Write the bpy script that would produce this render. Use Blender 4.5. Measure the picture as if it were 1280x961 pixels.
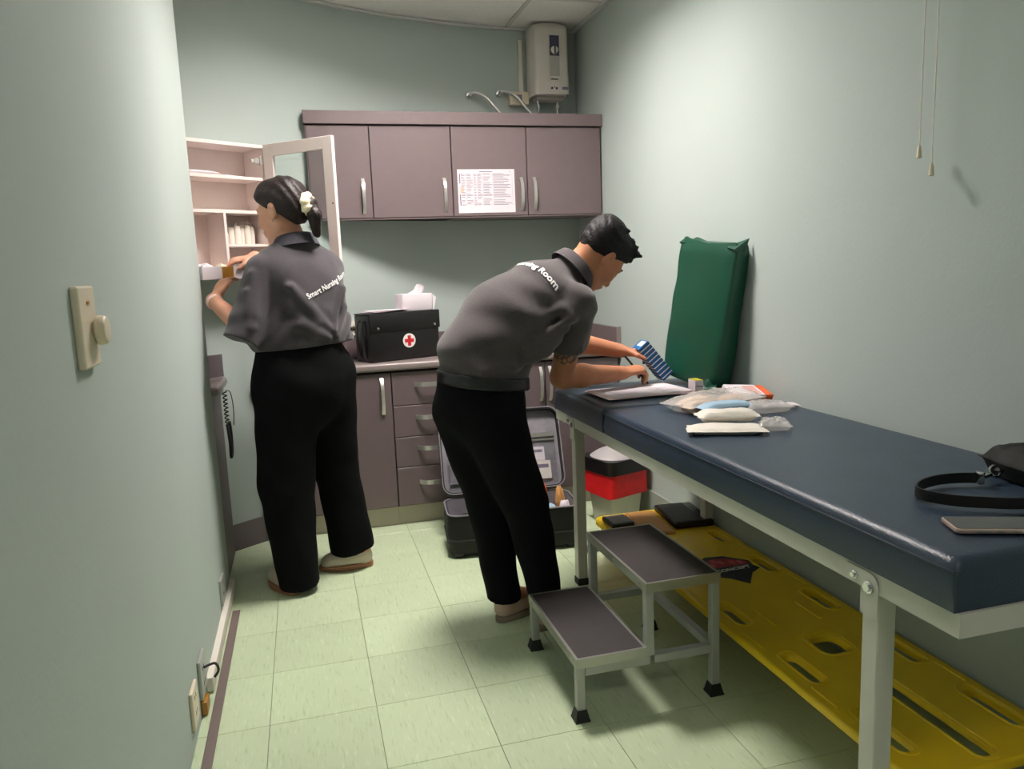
import bpy, bmesh, math, random
import numpy as np
from mathutils import Vector, Matrix, noise as mnoise
from mathutils.bvhtree import BVHTree

for o in list(bpy.data.objects):
    bpy.data.objects.remove(o, do_unlink=True)
scene = bpy.context.scene
COL = scene.collection
random.seed(7)
PI = math.pi

# ------------------------------------------------------------------ camera
CAM_H = 1.2725
def setup_camera():
    pit, rol, yaw = map(math.radians, (8.58, -2.26, 14.98))
    f = Vector((math.sin(yaw)*math.cos(pit), math.cos(yaw)*math.cos(pit), -math.sin(pit)))
    rt = Vector((math.cos(yaw), -math.sin(yaw), 0))
    up = rt.cross(f)
    r2 = rt*math.cos(rol) + up*math.sin(rol)
    u2 = -rt*math.sin(rol) + up*math.cos(rol)
    cd = bpy.data.cameras.new('camera')
    cd.sensor_fit = 'HORIZONTAL'; cd.sensor_width = 36.0
    cd.lens = 957.0/1280.0*36.0
    cd.clip_start = 0.02; cd.clip_end = 50
    co = bpy.data.objects.new('camera', cd); COL.objects.link(co)
    m = Matrix((r2, u2, -f)).transposed().to_4x4()
    m.translation = Vector((0, 0, CAM_H))
    co.matrix_world = m
    scene.camera = co
setup_camera()

# ------------------------------------------------------------------ world, exposure
w = bpy.data.worlds.new('world'); scene.world = w; w.use_nodes = True
w.node_tree.nodes['Background'].inputs[0].default_value = (0.5, 0.52, 0.5, 1)
w.node_tree.nodes['Background'].inputs[1].default_value = 0.02
vs = scene.view_settings
vs.view_transform = 'Standard'; vs.look = 'None'; vs.gamma = 1.0; vs.use_curve_mapping = False
vs.exposure = -0.18
LAMP_MAIN = 112.0      # emission of the lamp panels in the ceiling lights
LAMP_REAR = 21.0
LAMP_COLOR = (1.0, 0.92, 0.88, 1)

# ------------------------------------------------------------------ materials
def s2l(c):
    return tuple(((v/255.0)/12.92 if v/255.0 <= .04045 else ((v/255.0+.055)/1.055)**2.4) for v in c)
def mat(name, rgb, rough=.5, metal=0., var=.06, scale=8., bump=0., bscale=60., spec=.5, trans=0., alpha=1., stretch=(1,1,1), coat=0., space='Object', sheen=0.):
    m = bpy.data.materials.new(name); m.use_nodes = True
    nt = m.node_tree; N = nt.nodes; L = nt.links
    b = N['Principled BSDF']
    c = s2l(rgb)
    b.inputs['Roughness'].default_value = rough
    b.inputs['Metallic'].default_value = metal
    b.inputs['Specular IOR Level'].default_value = spec
    b.inputs['Transmission Weight'].default_value = trans
    b.inputs['Coat Weight'].default_value = coat
    b.inputs['Sheen Weight'].default_value = sheen
    tc = N.new('ShaderNodeTexCoord'); mp = N.new('ShaderNodeMapping')
    mp.inputs['Scale'].default_value = stretch
    if space == 'World':
        g = N.new('ShaderNodeNewGeometry'); L.new(g.outputs['Position'], mp.inputs[0])
    else:
        L.new(tc.outputs['Object'], mp.inputs[0])
    nz = N.new('ShaderNodeTexNoise'); nz.inputs['Scale'].default_value = scale; nz.inputs['Detail'].default_value = 4
    L.new(mp.outputs[0], nz.inputs['Vector'])
    rp = N.new('ShaderNodeValToRGB')
    rp.color_ramp.elements[0].position = .3; rp.color_ramp.elements[1].position = .7
    rp.color_ramp.elements[0].color = tuple(max(0, v*(1-var)) for v in c)+(1,)
    rp.color_ramp.elements[1].color = tuple(min(1, v*(1+var)) for v in c)+(1,)
    L.new(nz.outputs['Fac'], rp.inputs[0]); L.new(rp.outputs[0], b.inputs['Base Color'])
    if bump:
        n2 = N.new('ShaderNodeTexNoise'); n2.inputs['Scale'].default_value = bscale; n2.inputs['Detail'].default_value = 3
        L.new(mp.outputs[0], n2.inputs['Vector'])
        bp = N.new('ShaderNodeBump'); bp.inputs['Strength'].default_value = bump; bp.inputs['Distance'].default_value = .004
        L.new(n2.outputs['Fac'], bp.inputs['Height']); L.new(bp.outputs[0], b.inputs['Normal'])
    if alpha < 1:
        b.inputs['Alpha'].default_value = alpha
    return m
def emit(name, color, s):
    m = bpy.data.materials.new(name); m.use_nodes = True
    N = m.node_tree.nodes; N.clear()
    e = N.new('ShaderNodeEmission'); e.inputs[0].default_value = color; e.inputs[1].default_value = s
    o = N.new('ShaderNodeOutputMaterial'); m.node_tree.links.new(e.outputs[0], o.inputs[0])
    return m
def glass_mat(name, tint, gl=.07):
    m = bpy.data.materials.new(name); m.use_nodes = True
    N = m.node_tree.nodes; L = m.node_tree.links; N.clear()
    t = N.new('ShaderNodeBsdfTransparent'); t.inputs[0].default_value = tint
    g = N.new('ShaderNodeBsdfGlossy'); g.inputs['Roughness'].default_value = .02
    x = N.new('ShaderNodeMixShader'); x.inputs[0].default_value = gl
    o = N.new('ShaderNodeOutputMaterial')
    L.new(t.outputs[0], x.inputs[1]); L.new(g.outputs[0], x.inputs[2]); L.new(x.outputs[0], o.inputs[0])
    return m
def floor_mat():
    m = mat('vinyl_tile', (196, 211, 176), rough=.3, var=.045, scale=3., space='World', spec=.5)
    nt = m.node_tree; N = nt.nodes; L = nt.links; b = N['Principled BSDF']
    g = N.new('ShaderNodeNewGeometry'); mp = N.new('ShaderNodeMapping'); mp.inputs['Scale'].default_value = (140, 16, 1); mp.inputs['Rotation'].default_value = (0, 0, .12)
    L.new(g.outputs['Position'], mp.inputs[0])
    nz = N.new('ShaderNodeTexNoise'); nz.inputs['Scale'].default_value = 1.; nz.inputs['Detail'].default_value = 3
    L.new(mp.outputs[0], nz.inputs['Vector'])
    rp = N.new('ShaderNodeValToRGB')
    e = rp.color_ramp.elements; e[0].position = .3; e[1].position = .72
    e[0].color = (.80, .86, .74, 1); e[1].color = (1.16, 1.13, 1.18, 1)
    n1 = e.new(.42); n1.color = (1, 1, 1, 1); n2 = e.new(.6); n2.color = (1, 1, 1, 1)
    L.new(nz.outputs['Fac'], rp.inputs[0])
    mx = N.new('ShaderNodeMix'); mx.data_type = 'RGBA'; mx.blend_type = 'MULTIPLY'; mx.inputs[0].default_value = 1
    src = b.inputs['Base Color'].links[0].from_socket
    L.new(src, mx.inputs[6]); L.new(rp.outputs[0], mx.inputs[7])
    oi = N.new('ShaderNodeObjectInfo'); mr = N.new('ShaderNodeMapRange'); mr.inputs[3].default_value = .95; mr.inputs[4].default_value = 1.04
    L.new(oi.outputs['Random'], mr.inputs[0])
    mx2 = N.new('ShaderNodeMix'); mx2.data_type = 'RGBA'; mx2.blend_type = 'MULTIPLY'; mx2.inputs[0].default_value = 1
    L.new(mx.outputs[2], mx2.inputs[6]); L.new(mr.outputs[0], mx2.inputs[7])
    L.new(mx2.outputs[2], b.inputs['Base Color'])
    return m

M = {}
M['wall'] = mat('wall_paint', (179, 190, 185), rough=.75, var=.02, scale=2., bump=.12, bscale=90., space='World', spec=.3)
M['ceil'] = mat('ceiling_tile', (246, 243, 240), rough=.9, var=.03, scale=40., bump=.2, bscale=150., space='World', spec=.2)
M['tbar'] = mat('painted_tbar', (214, 214, 210), rough=.5, var=.02)
M['grout'] = mat('floor_underlay', (112, 122, 92), rough=.8, var=.05)
M['floor'] = floor_mat()
M['mauve'] = mat('mauve_laminate', (112, 98, 99), rough=.42, var=.025, scale=25., spec=.4)
M['mauve_d'] = mat('dark_mauve_vinyl', (102, 91, 95), rough=.45, var=.04, scale=12.)
M['greybase'] = mat('grey_green_skirting', (150, 156, 146), rough=.55, var=.04)
M['counter'] = mat('counter_laminate', (142, 130, 127), rough=.3, var=.05, scale=120.)
M['gapdark'] = mat('cabinet_interior', (42, 36, 36), rough=.8)
M['kick'] = mat('plinth_laminate', (196, 186, 170), rough=.5, var=.05)
M['steel'] = mat('brushed_steel', (205, 203, 199), rough=.34, metal=.75, var=.03, scale=40., stretch=(1, 1, 8))
M['chrome'] = mat('chrome', (210, 210, 210), rough=.12, metal=1., var=.01)
M['white_p'] = mat('white_plastic', (228, 222, 210), rough=.4, var=.02)
M['cream_p'] = mat('cream_plastic', (226, 214, 190), rough=.4, var=.02)
M['ivory'] = mat('ivory_casing', (216, 208, 200), rough=.45, var=.02)
M['white_wood'] = mat('white_melamine', (236, 222, 216), rough=.45, var=.015)
M['paper'] = mat('white_paper', (226, 216, 221), rough=.8, var=.02)
M['paper_p'] = mat('pinkish_paper', (236, 208, 210), rough=.8, var=.03)
M['print'] = mat('printed_grey', (122, 114, 132), rough=.8)
M['print_d'] = mat('printed_dark', (70, 60, 90), rough=.8)
M['print_o'] = mat('printed_peach', (240, 200, 180), rough=.8)
M['glass'] = glass_mat('cabinet_glass', (.93, .96, .95, 1))
M['blue_v'] = mat('navy_vinyl', (42, 56, 73), rough=.36, var=.08, scale=12., bump=.25, bscale=220., spec=.55)
M['piping'] = mat('navy_piping', (44, 52, 66), rough=.45)
M['green_v'] = mat('green_vinyl', (14, 72, 52), rough=.38, var=.06, scale=6., bump=.12, bscale=30., spec=.5)
M['cream_m'] = mat('cream_painted_metal', (204, 203, 192), rough=.42, var=.03, scale=15., spec=.5)
M['grey_m'] = mat('grey_painted_metal', (172, 174, 170), rough=.4, metal=.2, var=.04, scale=15.)
M['alu'] = mat('aluminium_trim', (176, 176, 170), rough=.35, metal=.85, var=.05)
M['tread'] = mat('ribbed_rubber', (56, 50, 50), rough=.55, var=.12, scale=6., bump=.3, bscale=260.)
M['rubber'] = mat('black_rubber', (28, 28, 30), rough=.6)
M['yellow'] = mat('yellow_polythene', (238, 198, 24), rough=.4, var=.04, scale=10., spec=.5)
M['black_f'] = mat('black_fabric', (19, 19, 21), rough=.75, var=.1, scale=30., bump=.2, bscale=200.)
M['black_l'] = mat('black_leather', (18, 17, 17), rough=.42, var=.1, scale=20., bump=.2, bscale=120.)
M['olive_b'] = mat('olive_black_nylon', (22, 24, 20), rough=.7, var=.12, scale=20., bump=.3, bscale=90., spec=.3)
M['lining'] = mat('grey_lining', (126, 122, 128), rough=.6, var=.15, scale=14., bump=.4, bscale=30.)
M['red'] = mat('red_print', (205, 32, 40), rough=.5)
M['red_b'] = mat('red_plastic_bag', (214, 30, 36), rough=.3, var=.12, scale=20., bump=.6, bscale=25.)
M['white'] = mat('white_print', (240, 238, 236), rough=.5)
M['tan'] = mat('tan_card', (200, 146, 84), rough=.65, var=.05)
M['black_p'] = mat('black_plastic', (22, 22, 24), rough=.35, var=.05)
M['binbody'] = mat('beige_bin_plastic', (196, 194, 178), rough=.5)
M['binlid'] = mat('grey_bin_lid', (176, 170, 170), rough=.4)
M['poly'] = mat('cloudy_plastic_film', (232, 228, 222), rough=.16, var=.06, scale=18., bump=1., bscale=30., alpha=.38)
M['gauze'] = mat('white_gauze_pack', (228, 221, 210), rough=.35, var=.05, bump=.8, bscale=32.)
M['band'] = mat('beige_bandage', (216, 186, 160), rough=.8, var=.1, scale=40., bump=.5, bscale=90.)
M['pblue'] = mat('pale_blue_pack', (158, 186, 206), rough=.4, var=.05)
M['orange'] = mat('orange_pack', (232, 104, 52), rough=.45)
M['bluebox'] = mat('blue_carton', (28, 98, 160), rough=.45)
M['yelgreen'] = mat('yellow_green_print', (206, 200, 50), rough=.5)
M['tape'] = mat('brown_tape', (176, 124, 52), rough=.3)
M['shirt_w'] = mat('charcoal_pique', (68, 63, 67), rough=.9, var=.1, scale=220., bump=.35, bscale=420., sheen=.25, spec=.2)
M['shirt_m'] = mat('heather_grey_pique', (78, 72, 73), rough=.9, var=.16, scale=260., bump=.35, bscale=420., sheen=.25, spec=.2)
M['collar'] = mat('rib_knit_collar', (72, 69, 78), rough=.9, var=.08, scale=150., bump=.4, bscale=260.)
M['collar_m'] = mat('rib_knit_collar_grey', (74, 69, 71), rough=.9, var=.08, scale=150., bump=.4, bscale=260.)
M['pants'] = mat('black_trouser_cloth', (10, 11, 13), rough=.92, var=.08, scale=80., bump=.3, bscale=260., spec=.15)
M['pants_m'] = mat('midnight_trouser_cloth', (10, 11, 15), rough=.92, var=.08, scale=80., bump=.3, bscale=260., spec=.15)
M['belt'] = mat('black_belt_leather', (14, 13, 14), rough=.4, var=.06)
M['hair'] = mat('dark_brown_hair', (34, 23, 23), rough=.5, spec=.3, var=.35, scale=30., stretch=(1, 1, 1), bump=.6, bscale=110.)
M['hair_m'] = mat('black_hair', (20, 16, 18), rough=.6, spec=.25, var=.3, scale=40., bump=.8, bscale=120.)
M['scrunch'] = mat('cream_scrunchie', (236, 220, 188), rough=.85, var=.06, bump=.3, bscale=80.)
M['shoe'] = mat('pale_grey_suede', (206, 194, 178), rough=.85, var=.06, bump=.2, bscale=150.)
M['shoe_m'] = mat('tan_suede', (190, 164, 146), rough=.85, var=.08, bump=.2, bscale=150.)
M['gum'] = mat('gum_rubber_sole', (168, 118, 88), rough=.6)
M['sole_m'] = mat('taupe_sole', (140, 124, 108), rough=.6)
M['eye'] = mat('eye_dark', (30, 22, 20), rough=.3)
M['eyew'] = mat('eye_white', (225, 215, 210), rough=.3)
M['pink'] = mat('pink_band', (240, 205, 200), rough=.5)
M['screen'] = mat('phone_screen', (70, 68, 68), rough=.12, spec=.6)
M['rose'] = mat('rose_gold_metal', (214, 188, 176), rough=.3, metal=.6)
M['brown'] = mat('brown_strip', (112, 98, 94), rough=.55, var=.06)
def skin(name, rgb, tattoo=None):
    m = mat(name, rgb, rough=.5, var=.07, scale=30., spec=.35, bump=.08, bscale=300.)
    b = m.node_tree.nodes['Principled BSDF']
    b.inputs['Subsurface Weight'].default_value = .12
    b.inputs['Subsurface Radius'].default_value = (.012, .005, .003)
    b.inputs['Subsurface Scale'].default_value = .5
    if tattoo:
        nt = m.node_tree; N = nt.nodes; L = nt.links
        g = N.new('ShaderNodeNewGeometry')
        d = N.new('ShaderNodeVectorMath'); d.operation = 'DISTANCE'; d.inputs[1].default_value = tattoo[0]
        L.new(g.outputs['Position'], d.inputs[0])
        lt = N.new('ShaderNodeMath'); lt.operation = 'LESS_THAN'; lt.inputs[1].default_value = tattoo[1]
        L.new(d.outputs['Value'], lt.inputs[0])
        v = N.new('ShaderNodeTexVoronoi'); v.inputs['Scale'].default_value = 55; v.feature = 'DISTANCE_TO_EDGE'
        L.new(g.outputs['Position'], v.inputs['Vector'])
        l2 = N.new('ShaderNodeMath'); l2.operation = 'LESS_THAN'; l2.inputs[1].default_value = .13
        L.new(v.outputs['Distance'], l2.inputs[0])
        mu = N.new('ShaderNodeMath'); mu.operation = 'MULTIPLY'; L.new(lt.outputs[0], mu.inputs[0]); L.new(l2.outputs[0], mu.inputs[1])
        m8 = N.new('ShaderNodeMath'); m8.operation = 'MULTIPLY'; m8.inputs[1].default_value = .8; L.new(mu.outputs[0], m8.inputs[0])
        mx = N.new('ShaderNodeMix'); mx.data_type = 'RGBA'; src = b.inputs['Base Color'].links[0].from_socket
        L.new(m8.outputs[0], mx.inputs[0]); L.new(src, mx.inputs[6]); mx.inputs[7].default_value = (.05, .06, .07, 1)
        L.new(mx.outputs[2], b.inputs['Base Color'])
    return m
M['skin_w'] = skin('skin_light_tan', (206, 152, 126))

# ------------------------------------------------------------------ object helpers
def tag(o, label=None, cat=None, group=None, kind=None):
    if label: o['label'] = label
    if cat: o['category'] = cat
    if group: o['group'] = group
    if kind: o['kind'] = kind
    return o
def thing(name, label, cat, loc=(0, 0, 0), rotz=0., group=None):
    o = bpy.data.objects.new(name, None); COL.objects.link(o)
    o.empty_display_size = .05
    o.location = loc; o.rotation_euler = (0, 0, rotz)
    return tag(o, label, cat, group)
def inv_of(o):
    m = Matrix.Identity(4); chain = []
    while o is not None:
        chain.append(Matrix.LocRotScale(o.location, o.rotation_euler, o.scale)); o = o.parent
    for c in reversed(chain): m = m @ c
    return m.inverted()
def link_mesh(name, me, material, parent=None, world=True, loc=None, rot=None):
    o = bpy.data.objects.new(name, me); COL.objects.link(o)
    if material is not None: me.materials.append(M[material] if isinstance(material, str) else material)
    if parent is not None:
        o.parent = parent
        if world: me.transform(inv_of(parent))
    if loc: o.location = loc
    if rot: o.rotation_euler = rot
    return o

class MB:
    def __init__(s): s.bm = bmesh.new()
    def _add(s, verts, faces, xf=None, bevel=0., seg=2):
        b = bmesh.new()
        vs_ = [b.verts.new(xf @ Vector(v) if xf else v) for v in verts]
        for f in faces:
            try: b.faces.new([vs_[i] for i in f])
            except ValueError: pass
        bmesh.ops.recalc_face_normals(b, faces=b.faces)
        if bevel > 0:
            bmesh.ops.bevel(b, geom=[e for e in b.edges if len(e.link_faces) == 2 and e.calc_face_angle(0) > .4], offset=bevel, segments=seg, profile=.5, affect='EDGES', clamp_overlap=True)
        me = bpy.data.meshes.new('t'); b.to_mesh(me); b.free()
        s.bm.from_mesh(me); bpy.data.meshes.remove(me)
        return s
    def box(s, lo, hi, bevel=0., seg=2, xf=None):
        x0, y0, z0 = lo; x1, y1, z1 = hi
        v = [(x0,y0,z0),(x1,y0,z0),(x1,y1,z0),(x0,y1,z0),(x0,y0,z1),(x1,y0,z1),(x1,y1,z1),(x0,y1,z1)]
        return s._add(v, [(0,3,2,1),(4,5,6,7),(0,1,5,4),(1,2,6,5),(2,3,7,6),(3,0,4,7)], xf, bevel, seg)
    def prism(s, poly, z0, z1, bevel=0., seg=2, xf=None):
        n = len(poly)
        v = [(p[0], p[1], z0) for p in poly]+[(p[0], p[1], z1) for p in poly]
        f = [tuple(range(n-1, -1, -1)), tuple(range(n, 2*n))]+[(i, (i+1) % n, n+(i+1) % n, n+i) for i in range(n)]
        return s._add(v, f, xf, bevel, seg)
    def cyl(s, a, b, ra, rb=None, n=16, bevel=0.):
        rb = ra if rb is None else rb
        a = Vector(a); b = Vector(b); d = (b-a).normalized()
        q = d.to_track_quat('Z', 'Y').to_matrix()
        v = []
        for c, r in ((a, ra), (b, rb)):
            for i in range(n):
                t = 2*PI*i/n
                v.append(c + q @ Vector((r*math.cos(t), r*math.sin(t), 0)))
        f = [tuple(range(n-1, -1, -1)), tuple(range(n, 2*n))]+[(i, (i+1) % n, n+(i+1) % n, n+i) for i in range(n)]
        return s._add(v, f, None, bevel, 2)
    def tube(s, pts, r, n=8, closed=False, flat=None):
        # flat=(w,h,up): rectangular strap section instead of a round one
        pts = [Vector(p) for p in pts]; m = len(pts); v = []; prev = None
        for i, p in enumerate(pts):
            a = pts[(i-1) % m] if (closed or i > 0) else p
            c = pts[(i+1) % m] if (closed or i < m-1) else p
            d = (c-a).normalized()
            if flat:
                up = Vector(flat[2]); sd = d.cross(up).normalized(); up = sd.cross(d).normalized()
                wd, hh = flat[0]/2, flat[1]/2
                v += [p+sd*wd+up*hh, p-sd*wd+up*hh, p-sd*wd-up*hh, p+sd*wd-up*hh]; n = 4
            else:
                if prev is None:
                    up = Vector((0, 0, 1)) if abs(d.z) < .9 else Vector((1, 0, 0))
                    sd = d.cross(up).normalized()
                else:
                    sd = (prev - d*prev.dot(d)).normalized()
                prev = sd; up = sd.cross(d)
                rr = r[i] if isinstance(r, (list, tuple)) else r
                v += [p + sd*rr*math.cos(2*PI*k/n) + up*rr*math.sin(2*PI*k/n) for k in range(n)]
        f = []
        for i in range(m if closed else m-1):
            j = (i+1) % m
            for k in range(n):
                f.append((i*n+k, i*n+(k+1) % n, j*n+(k+1) % n, j*n+k))
        if not closed:
            f += [tuple(range(n-1, -1, -1)), tuple(range((m-1)*n, m*n))]
        return s._add(v, f)
    def lathe(s, prof, c=(0, 0, 0), n=24, xf=None):
        v = []; m = len(prof)
        for r, z in prof:
            for k in range(n):
                t = 2*PI*k/n; v.append((c[0]+r*math.cos(t), c[1]+r*math.sin(t), c[2]+z))
        f = []
        for i in range(m-1):
            for k in range(n):
                f.append((i*n+k, i*n+(k+1) % n, (i+1)*n+(k+1) % n, (i+1)*n+k))
        f += [tuple(range(n-1, -1, -1)), tuple(range((m-1)*n, m*n))]
        return s._add(v, f, xf)
    def grid(s, fn, nu, nv, closed_u=False):
        v = [fn(i/(nu if closed_u else nu-1), j/(nv-1)) for j in range(nv) for i in range(nu)]
        f = []
        for j in range(nv-1):
            for i in range(nu if closed_u else nu-1):
                f.append((j*nu+i, j*nu+(i+1) % nu, (j+1)*nu+(i+1) % nu, (j+1)*nu+i))
        return s._add(v, f)
    def build(s, name, material, parent=None, smooth=False, world=True, loc=None, rot=None):
        me = bpy.data.meshes.new(name)
        s.bm.to_mesh(me); s.bm.free()
        if smooth:
            me.polygons.foreach_set('use_smooth', [True]*len(me.polygons))
            try: me.set_sharp_from_angle(angle=math.radians(smooth if smooth is not True else 40))
            except Exception: pass
        return link_mesh(name, me, material, parent, world, loc, rot)
def cat_rom(pts, per=8):
    pts = [Vector(p) for p in pts]; out = []
    for i in range(len(pts)-1):
        p0 = pts[max(i-1, 0)]; p1 = pts[i]; p2 = pts[i+1]; p3 = pts[min(i+2, len(pts)-1)]
        for k in range(per):
            t = k/per
            out.append(.5*((2*p1)+(-p0+p2)*t+(2*p0-5*p1+4*p2-p3)*t*t+(-p0+3*p1-3*p2+p3)*t*t*t))
    out.append(pts[-1]); return out
def rrect(w_, h_, r, n=5, c=(0, 0)):
    out = []
    for cx, cy, a0 in ((w_/2-r, h_/2-r, 0), (-w_/2+r, h_/2-r, PI/2), (-w_/2+r, -h_/2+r, PI), (w_/2-r, -h_/2+r, 1.5*PI)):
        for k in range(n):
            a = a0+PI/2*k/(n-1); out.append((c[0]+cx+r*math.cos(a), c[1]+cy+r*math.sin(a)))
    return out
def frame_xf(origin, ex, ey, ez):
    m = Matrix((Vector(ex).normalized(), Vector(ey).normalized(), Vector(ez).normalized())).transposed().to_4x4()
    m.translation = Vector(origin); return m
def filled_curve(name, splines, thick, bevel, material, parent=None, z=0., xf=None):
    cu = bpy.data.curves.new(name, 'CURVE'); cu.dimensions = '2D'; cu.fill_mode = 'BOTH'
    cu.extrude = max(0, thick/2-bevel); cu.bevel_depth = bevel; cu.bevel_resolution = 2; cu.offset = -bevel
    for pts in splines:
        sp = cu.splines.new('POLY'); sp.points.add(len(pts)-1); sp.use_cyclic_u = True
        for p, q in zip(sp.points, pts): p.co = (q[0], q[1], 0, 1)
    to = bpy.data.objects.new('tmpc', cu); COL.objects.link(to)
    dg = bpy.context.evaluated_depsgraph_get()
    me = bpy.data.meshes.new_from_object(to.evaluated_get(dg)); me.name = name
    bpy.data.objects.remove(to); bpy.data.curves.remove(cu)
    me.materials.clear()
    me.transform(xf if xf else Matrix.Translation((0, 0, z)))
    return link_mesh(name, me, material, parent)
def text_mesh(txt, size, extrude=.0004, bold=0., space=1.):
    cu = bpy.data.curves.new('txt', 'FONT'); cu.body = txt; cu.size = size; cu.extrude = extrude; cu.offset = bold
    cu.align_x = 'CENTER'; cu.align_y = 'CENTER'; cu.resolution_u = 3; cu.space_character = space
    to = bpy.data.objects.new('tmpt', cu); COL.objects.link(to)
    dg = bpy.context.evaluated_depsgraph_get()
    me = bpy.data.meshes.new_from_object(to.evaluated_get(dg))
    bpy.data.objects.remove(to); bpy.data.curves.remove(cu)
    me.materials.clear(); return me

# ------------------------------------------------------------------ setting
XR = 1.614; XL = -.38; ZC = 2.597; YF = -1.8
WALL_PTS = [(1.614, 4.355, 0), (1.25, 4.35, 0), (.95, 4.315, 0), (.64, 4.25, 0), (.352, 4.15, 0), (.1, 4.03, 0), (-.2, 3.855, 0), (-.523, 3.63, 0), (-.8, 3.40, 0), (-.9, 3.31, 0)]
CURVE = cat_rom(WALL_PTS, 6)
def wall_y(x):
    for a, b in zip(CURVE[:-1], CURVE[1:]):
        if b.x <= x <= a.x:
            t = (x-a.x)/(b.x-a.x); return a.y+(b.y-a.y)*t
    return CURVE[0].y
def offset_curve(pts, d):
    out = []
    for i, p in enumerate(pts):
        a = pts[max(i-1, 0)]; b = pts[min(i+1, len(pts)-1)]
        t = (b-a).normalized(); n = Vector((t.y, -t.x, 0))   # outward (away from the room)
        out.append(p+n*d)
    return out
def curve_between(x1, x0):     # curve points from x1 (right) to x0 (left)
    return [Vector((x1, wall_y(x1), 0))]+[p for p in CURVE if x0 < p.x < x1]+[Vector((x0, wall_y(x0), 0))]
def wall_strip(name, pts, d0, d1, z0, z1, material, parent=None):
    a = offset_curve(pts, d0); b = offset_curve(pts, d1)
    poly = [(p.x, p.y) for p in a]+[(p.x, p.y) for p in reversed(b)]
    m = MB(); n = len(poly)
    v = [(p[0], p[1], z0) for p in poly]+[(p[0], p[1], z1) for p in poly]
    k = n//2; f = []
    for i in range(k-1):
        j = n-1-i
        f += [(i, i+1, j-1, j), (n+i, n+j, n+j-1, n+i+1), (i, n+i, n+i+1, i+1), (j, j-1, n+j-1, n+j)]
    f += [(0, n-1, 2*n-1, n), (k-1, n+k-1, n+k, k)]
    m._add(v, f)
    return m.build(name, material, parent, smooth=30)

def struct(o): o['kind'] = 'structure'; return o
struct(wall_strip('wall_back', CURVE, 0, .12, -.05, 2.80, 'wall'))
struct(MB().box((XR, YF, -.05), (XR+.12, 4.5, 2.80)).build('wall_right', 'wall'))
pl = [(-.9, YF), (XL, YF)]
for k in range(9):
    a = PI/2*k/8; pl.append((XL-.07+.07*math.cos(a), 3.24+.07*math.sin(a)))
pl.append((-.9, 3.31))
struct(MB().prism(pl, -.05, 2.80).build('wall_left', 'wall', smooth=30))
struct(MB().box((-.9, YF-.12, -.05), (XR+.12, YF, 2.80)).build('wall_front', 'wall'))

# floor: underlay slab, one object for each vinyl tile
fl = struct(MB().box((-.9, YF, -.06), (XR, 4.4, -.004)).build('floor', 'grout'))
TS = .305; TX0 = -.1837; TY0 = 3.0753
def tile_mesh(x0, x1, y0, y1):
    m = MB(); g = .0007
    m.box((x0+g, y0+g, -.004), (x1-g, y1-g, 0), bevel=.0006, seg=1)
    me = bpy.data.meshes.new('tile'); m.bm.to_mesh(me); m.bm.free(); me.materials.append(M['floor']); return me
full = tile_mesh(0, TS, 0, TS)
for i in range(-3, 7):
    for j in range(-16, 5):
        x0 = TX0+i*TS; y0 = TY0+j*TS
        cx0 = max(x0, -.9); cx1 = min(x0+TS, XR); cy0 = max(y0, YF); cy1 = min(y0+TS, 4.35)
        if cx1-cx0 < .01 or cy1-cy0 < .01: continue
        if cx1 < XL-.0 and cy1 < 3.3: continue
        if cy0 > wall_y(min(cx1, 1.6)): continue
        if cx0 < XL and cy0 < 3.2: cx0 = XL
        if abs(cx1-cx0-TS) < 1e-4 and abs(cy1-cy0-TS) < 1e-4: me, lx, ly = full, x0, y0
        else: me, lx, ly = tile_mesh(0, cx1-cx0, 0, cy1-cy0), cx0, cy0
        o = bpy.data.objects.new('tile', me); COL.objects.link(o); o.parent = fl; o.location = (lx, ly, 0)

# ceiling: slab, laid-in panels, bars; two recessed lights
ce = struct(MB().box((-.9, YF, 2.80), (XR+.12, 4.5, 2.84)).build('ceiling', 'ceil'))
XS = [-.59, .01, 1.21, XR]; YS = [4.36, 3.87, 3.27, 2.67, 2.07, 1.47, .87, .27, -.33, -.93, -1.53, YF]
LIGHT_CELLS = [((.01, 1.21), (2.67, 3.27)), ((.01, 1.21), (-.93, -.33))]
pm = {}
for a, b in zip(XS[:-1], XS[1:]):
    for d, c in zip(YS[:-1], YS[1:]):
        if any(l[0][0]-.01 <= a and b <= l[0][1]+.01 and l[1][0]-.01 <= c and d <= l[1][1]+.01 for l in LIGHT_CELLS): continue
        key = (round(b-a, 3), round(d-c, 3))
        if key not in pm:
            m = MB().box((.004, .004, 0), (key[0]-.004, key[1]-.004, .014), bevel=.003, seg=1)
            me = bpy.data.meshes.new('ceiling_panel'); m.bm.to_mesh(me); m.bm.free(); me.materials.append(M['ceil']); pm[key] = me
        o = bpy.data.objects.new('ceiling_panel', pm[key]); COL.objects.link(o); o.parent = ce; o.location = (a, c, ZC+.004)
for x in XS[1:-1]:
    for d, c in ((4.3, YF),):
        if x == .01 and d == 4.3: d = 3.98
        MB().box((x-.012, c, ZC), (x+.012, d, ZC+.006), bevel=.001).build('ceiling_bar', 'tbar', ce)
for y in YS[1:-1]:
    MB().box((XL+.001, y-.012, ZC-.0006), (XR, y+.012, ZC+.0055), bevel=.001).build('ceiling_bar', 'tbar', ce)
struct(MB().box((XR-.022, YF, ZC-.012), (XR, 4.33, ZC-.0006)).build('trim_1', 'tbar'))
struct(wall_strip('trim_2', CURVE[:-8], -.022, 0, ZC-.012, ZC-.0006, 'tbar'))
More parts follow.
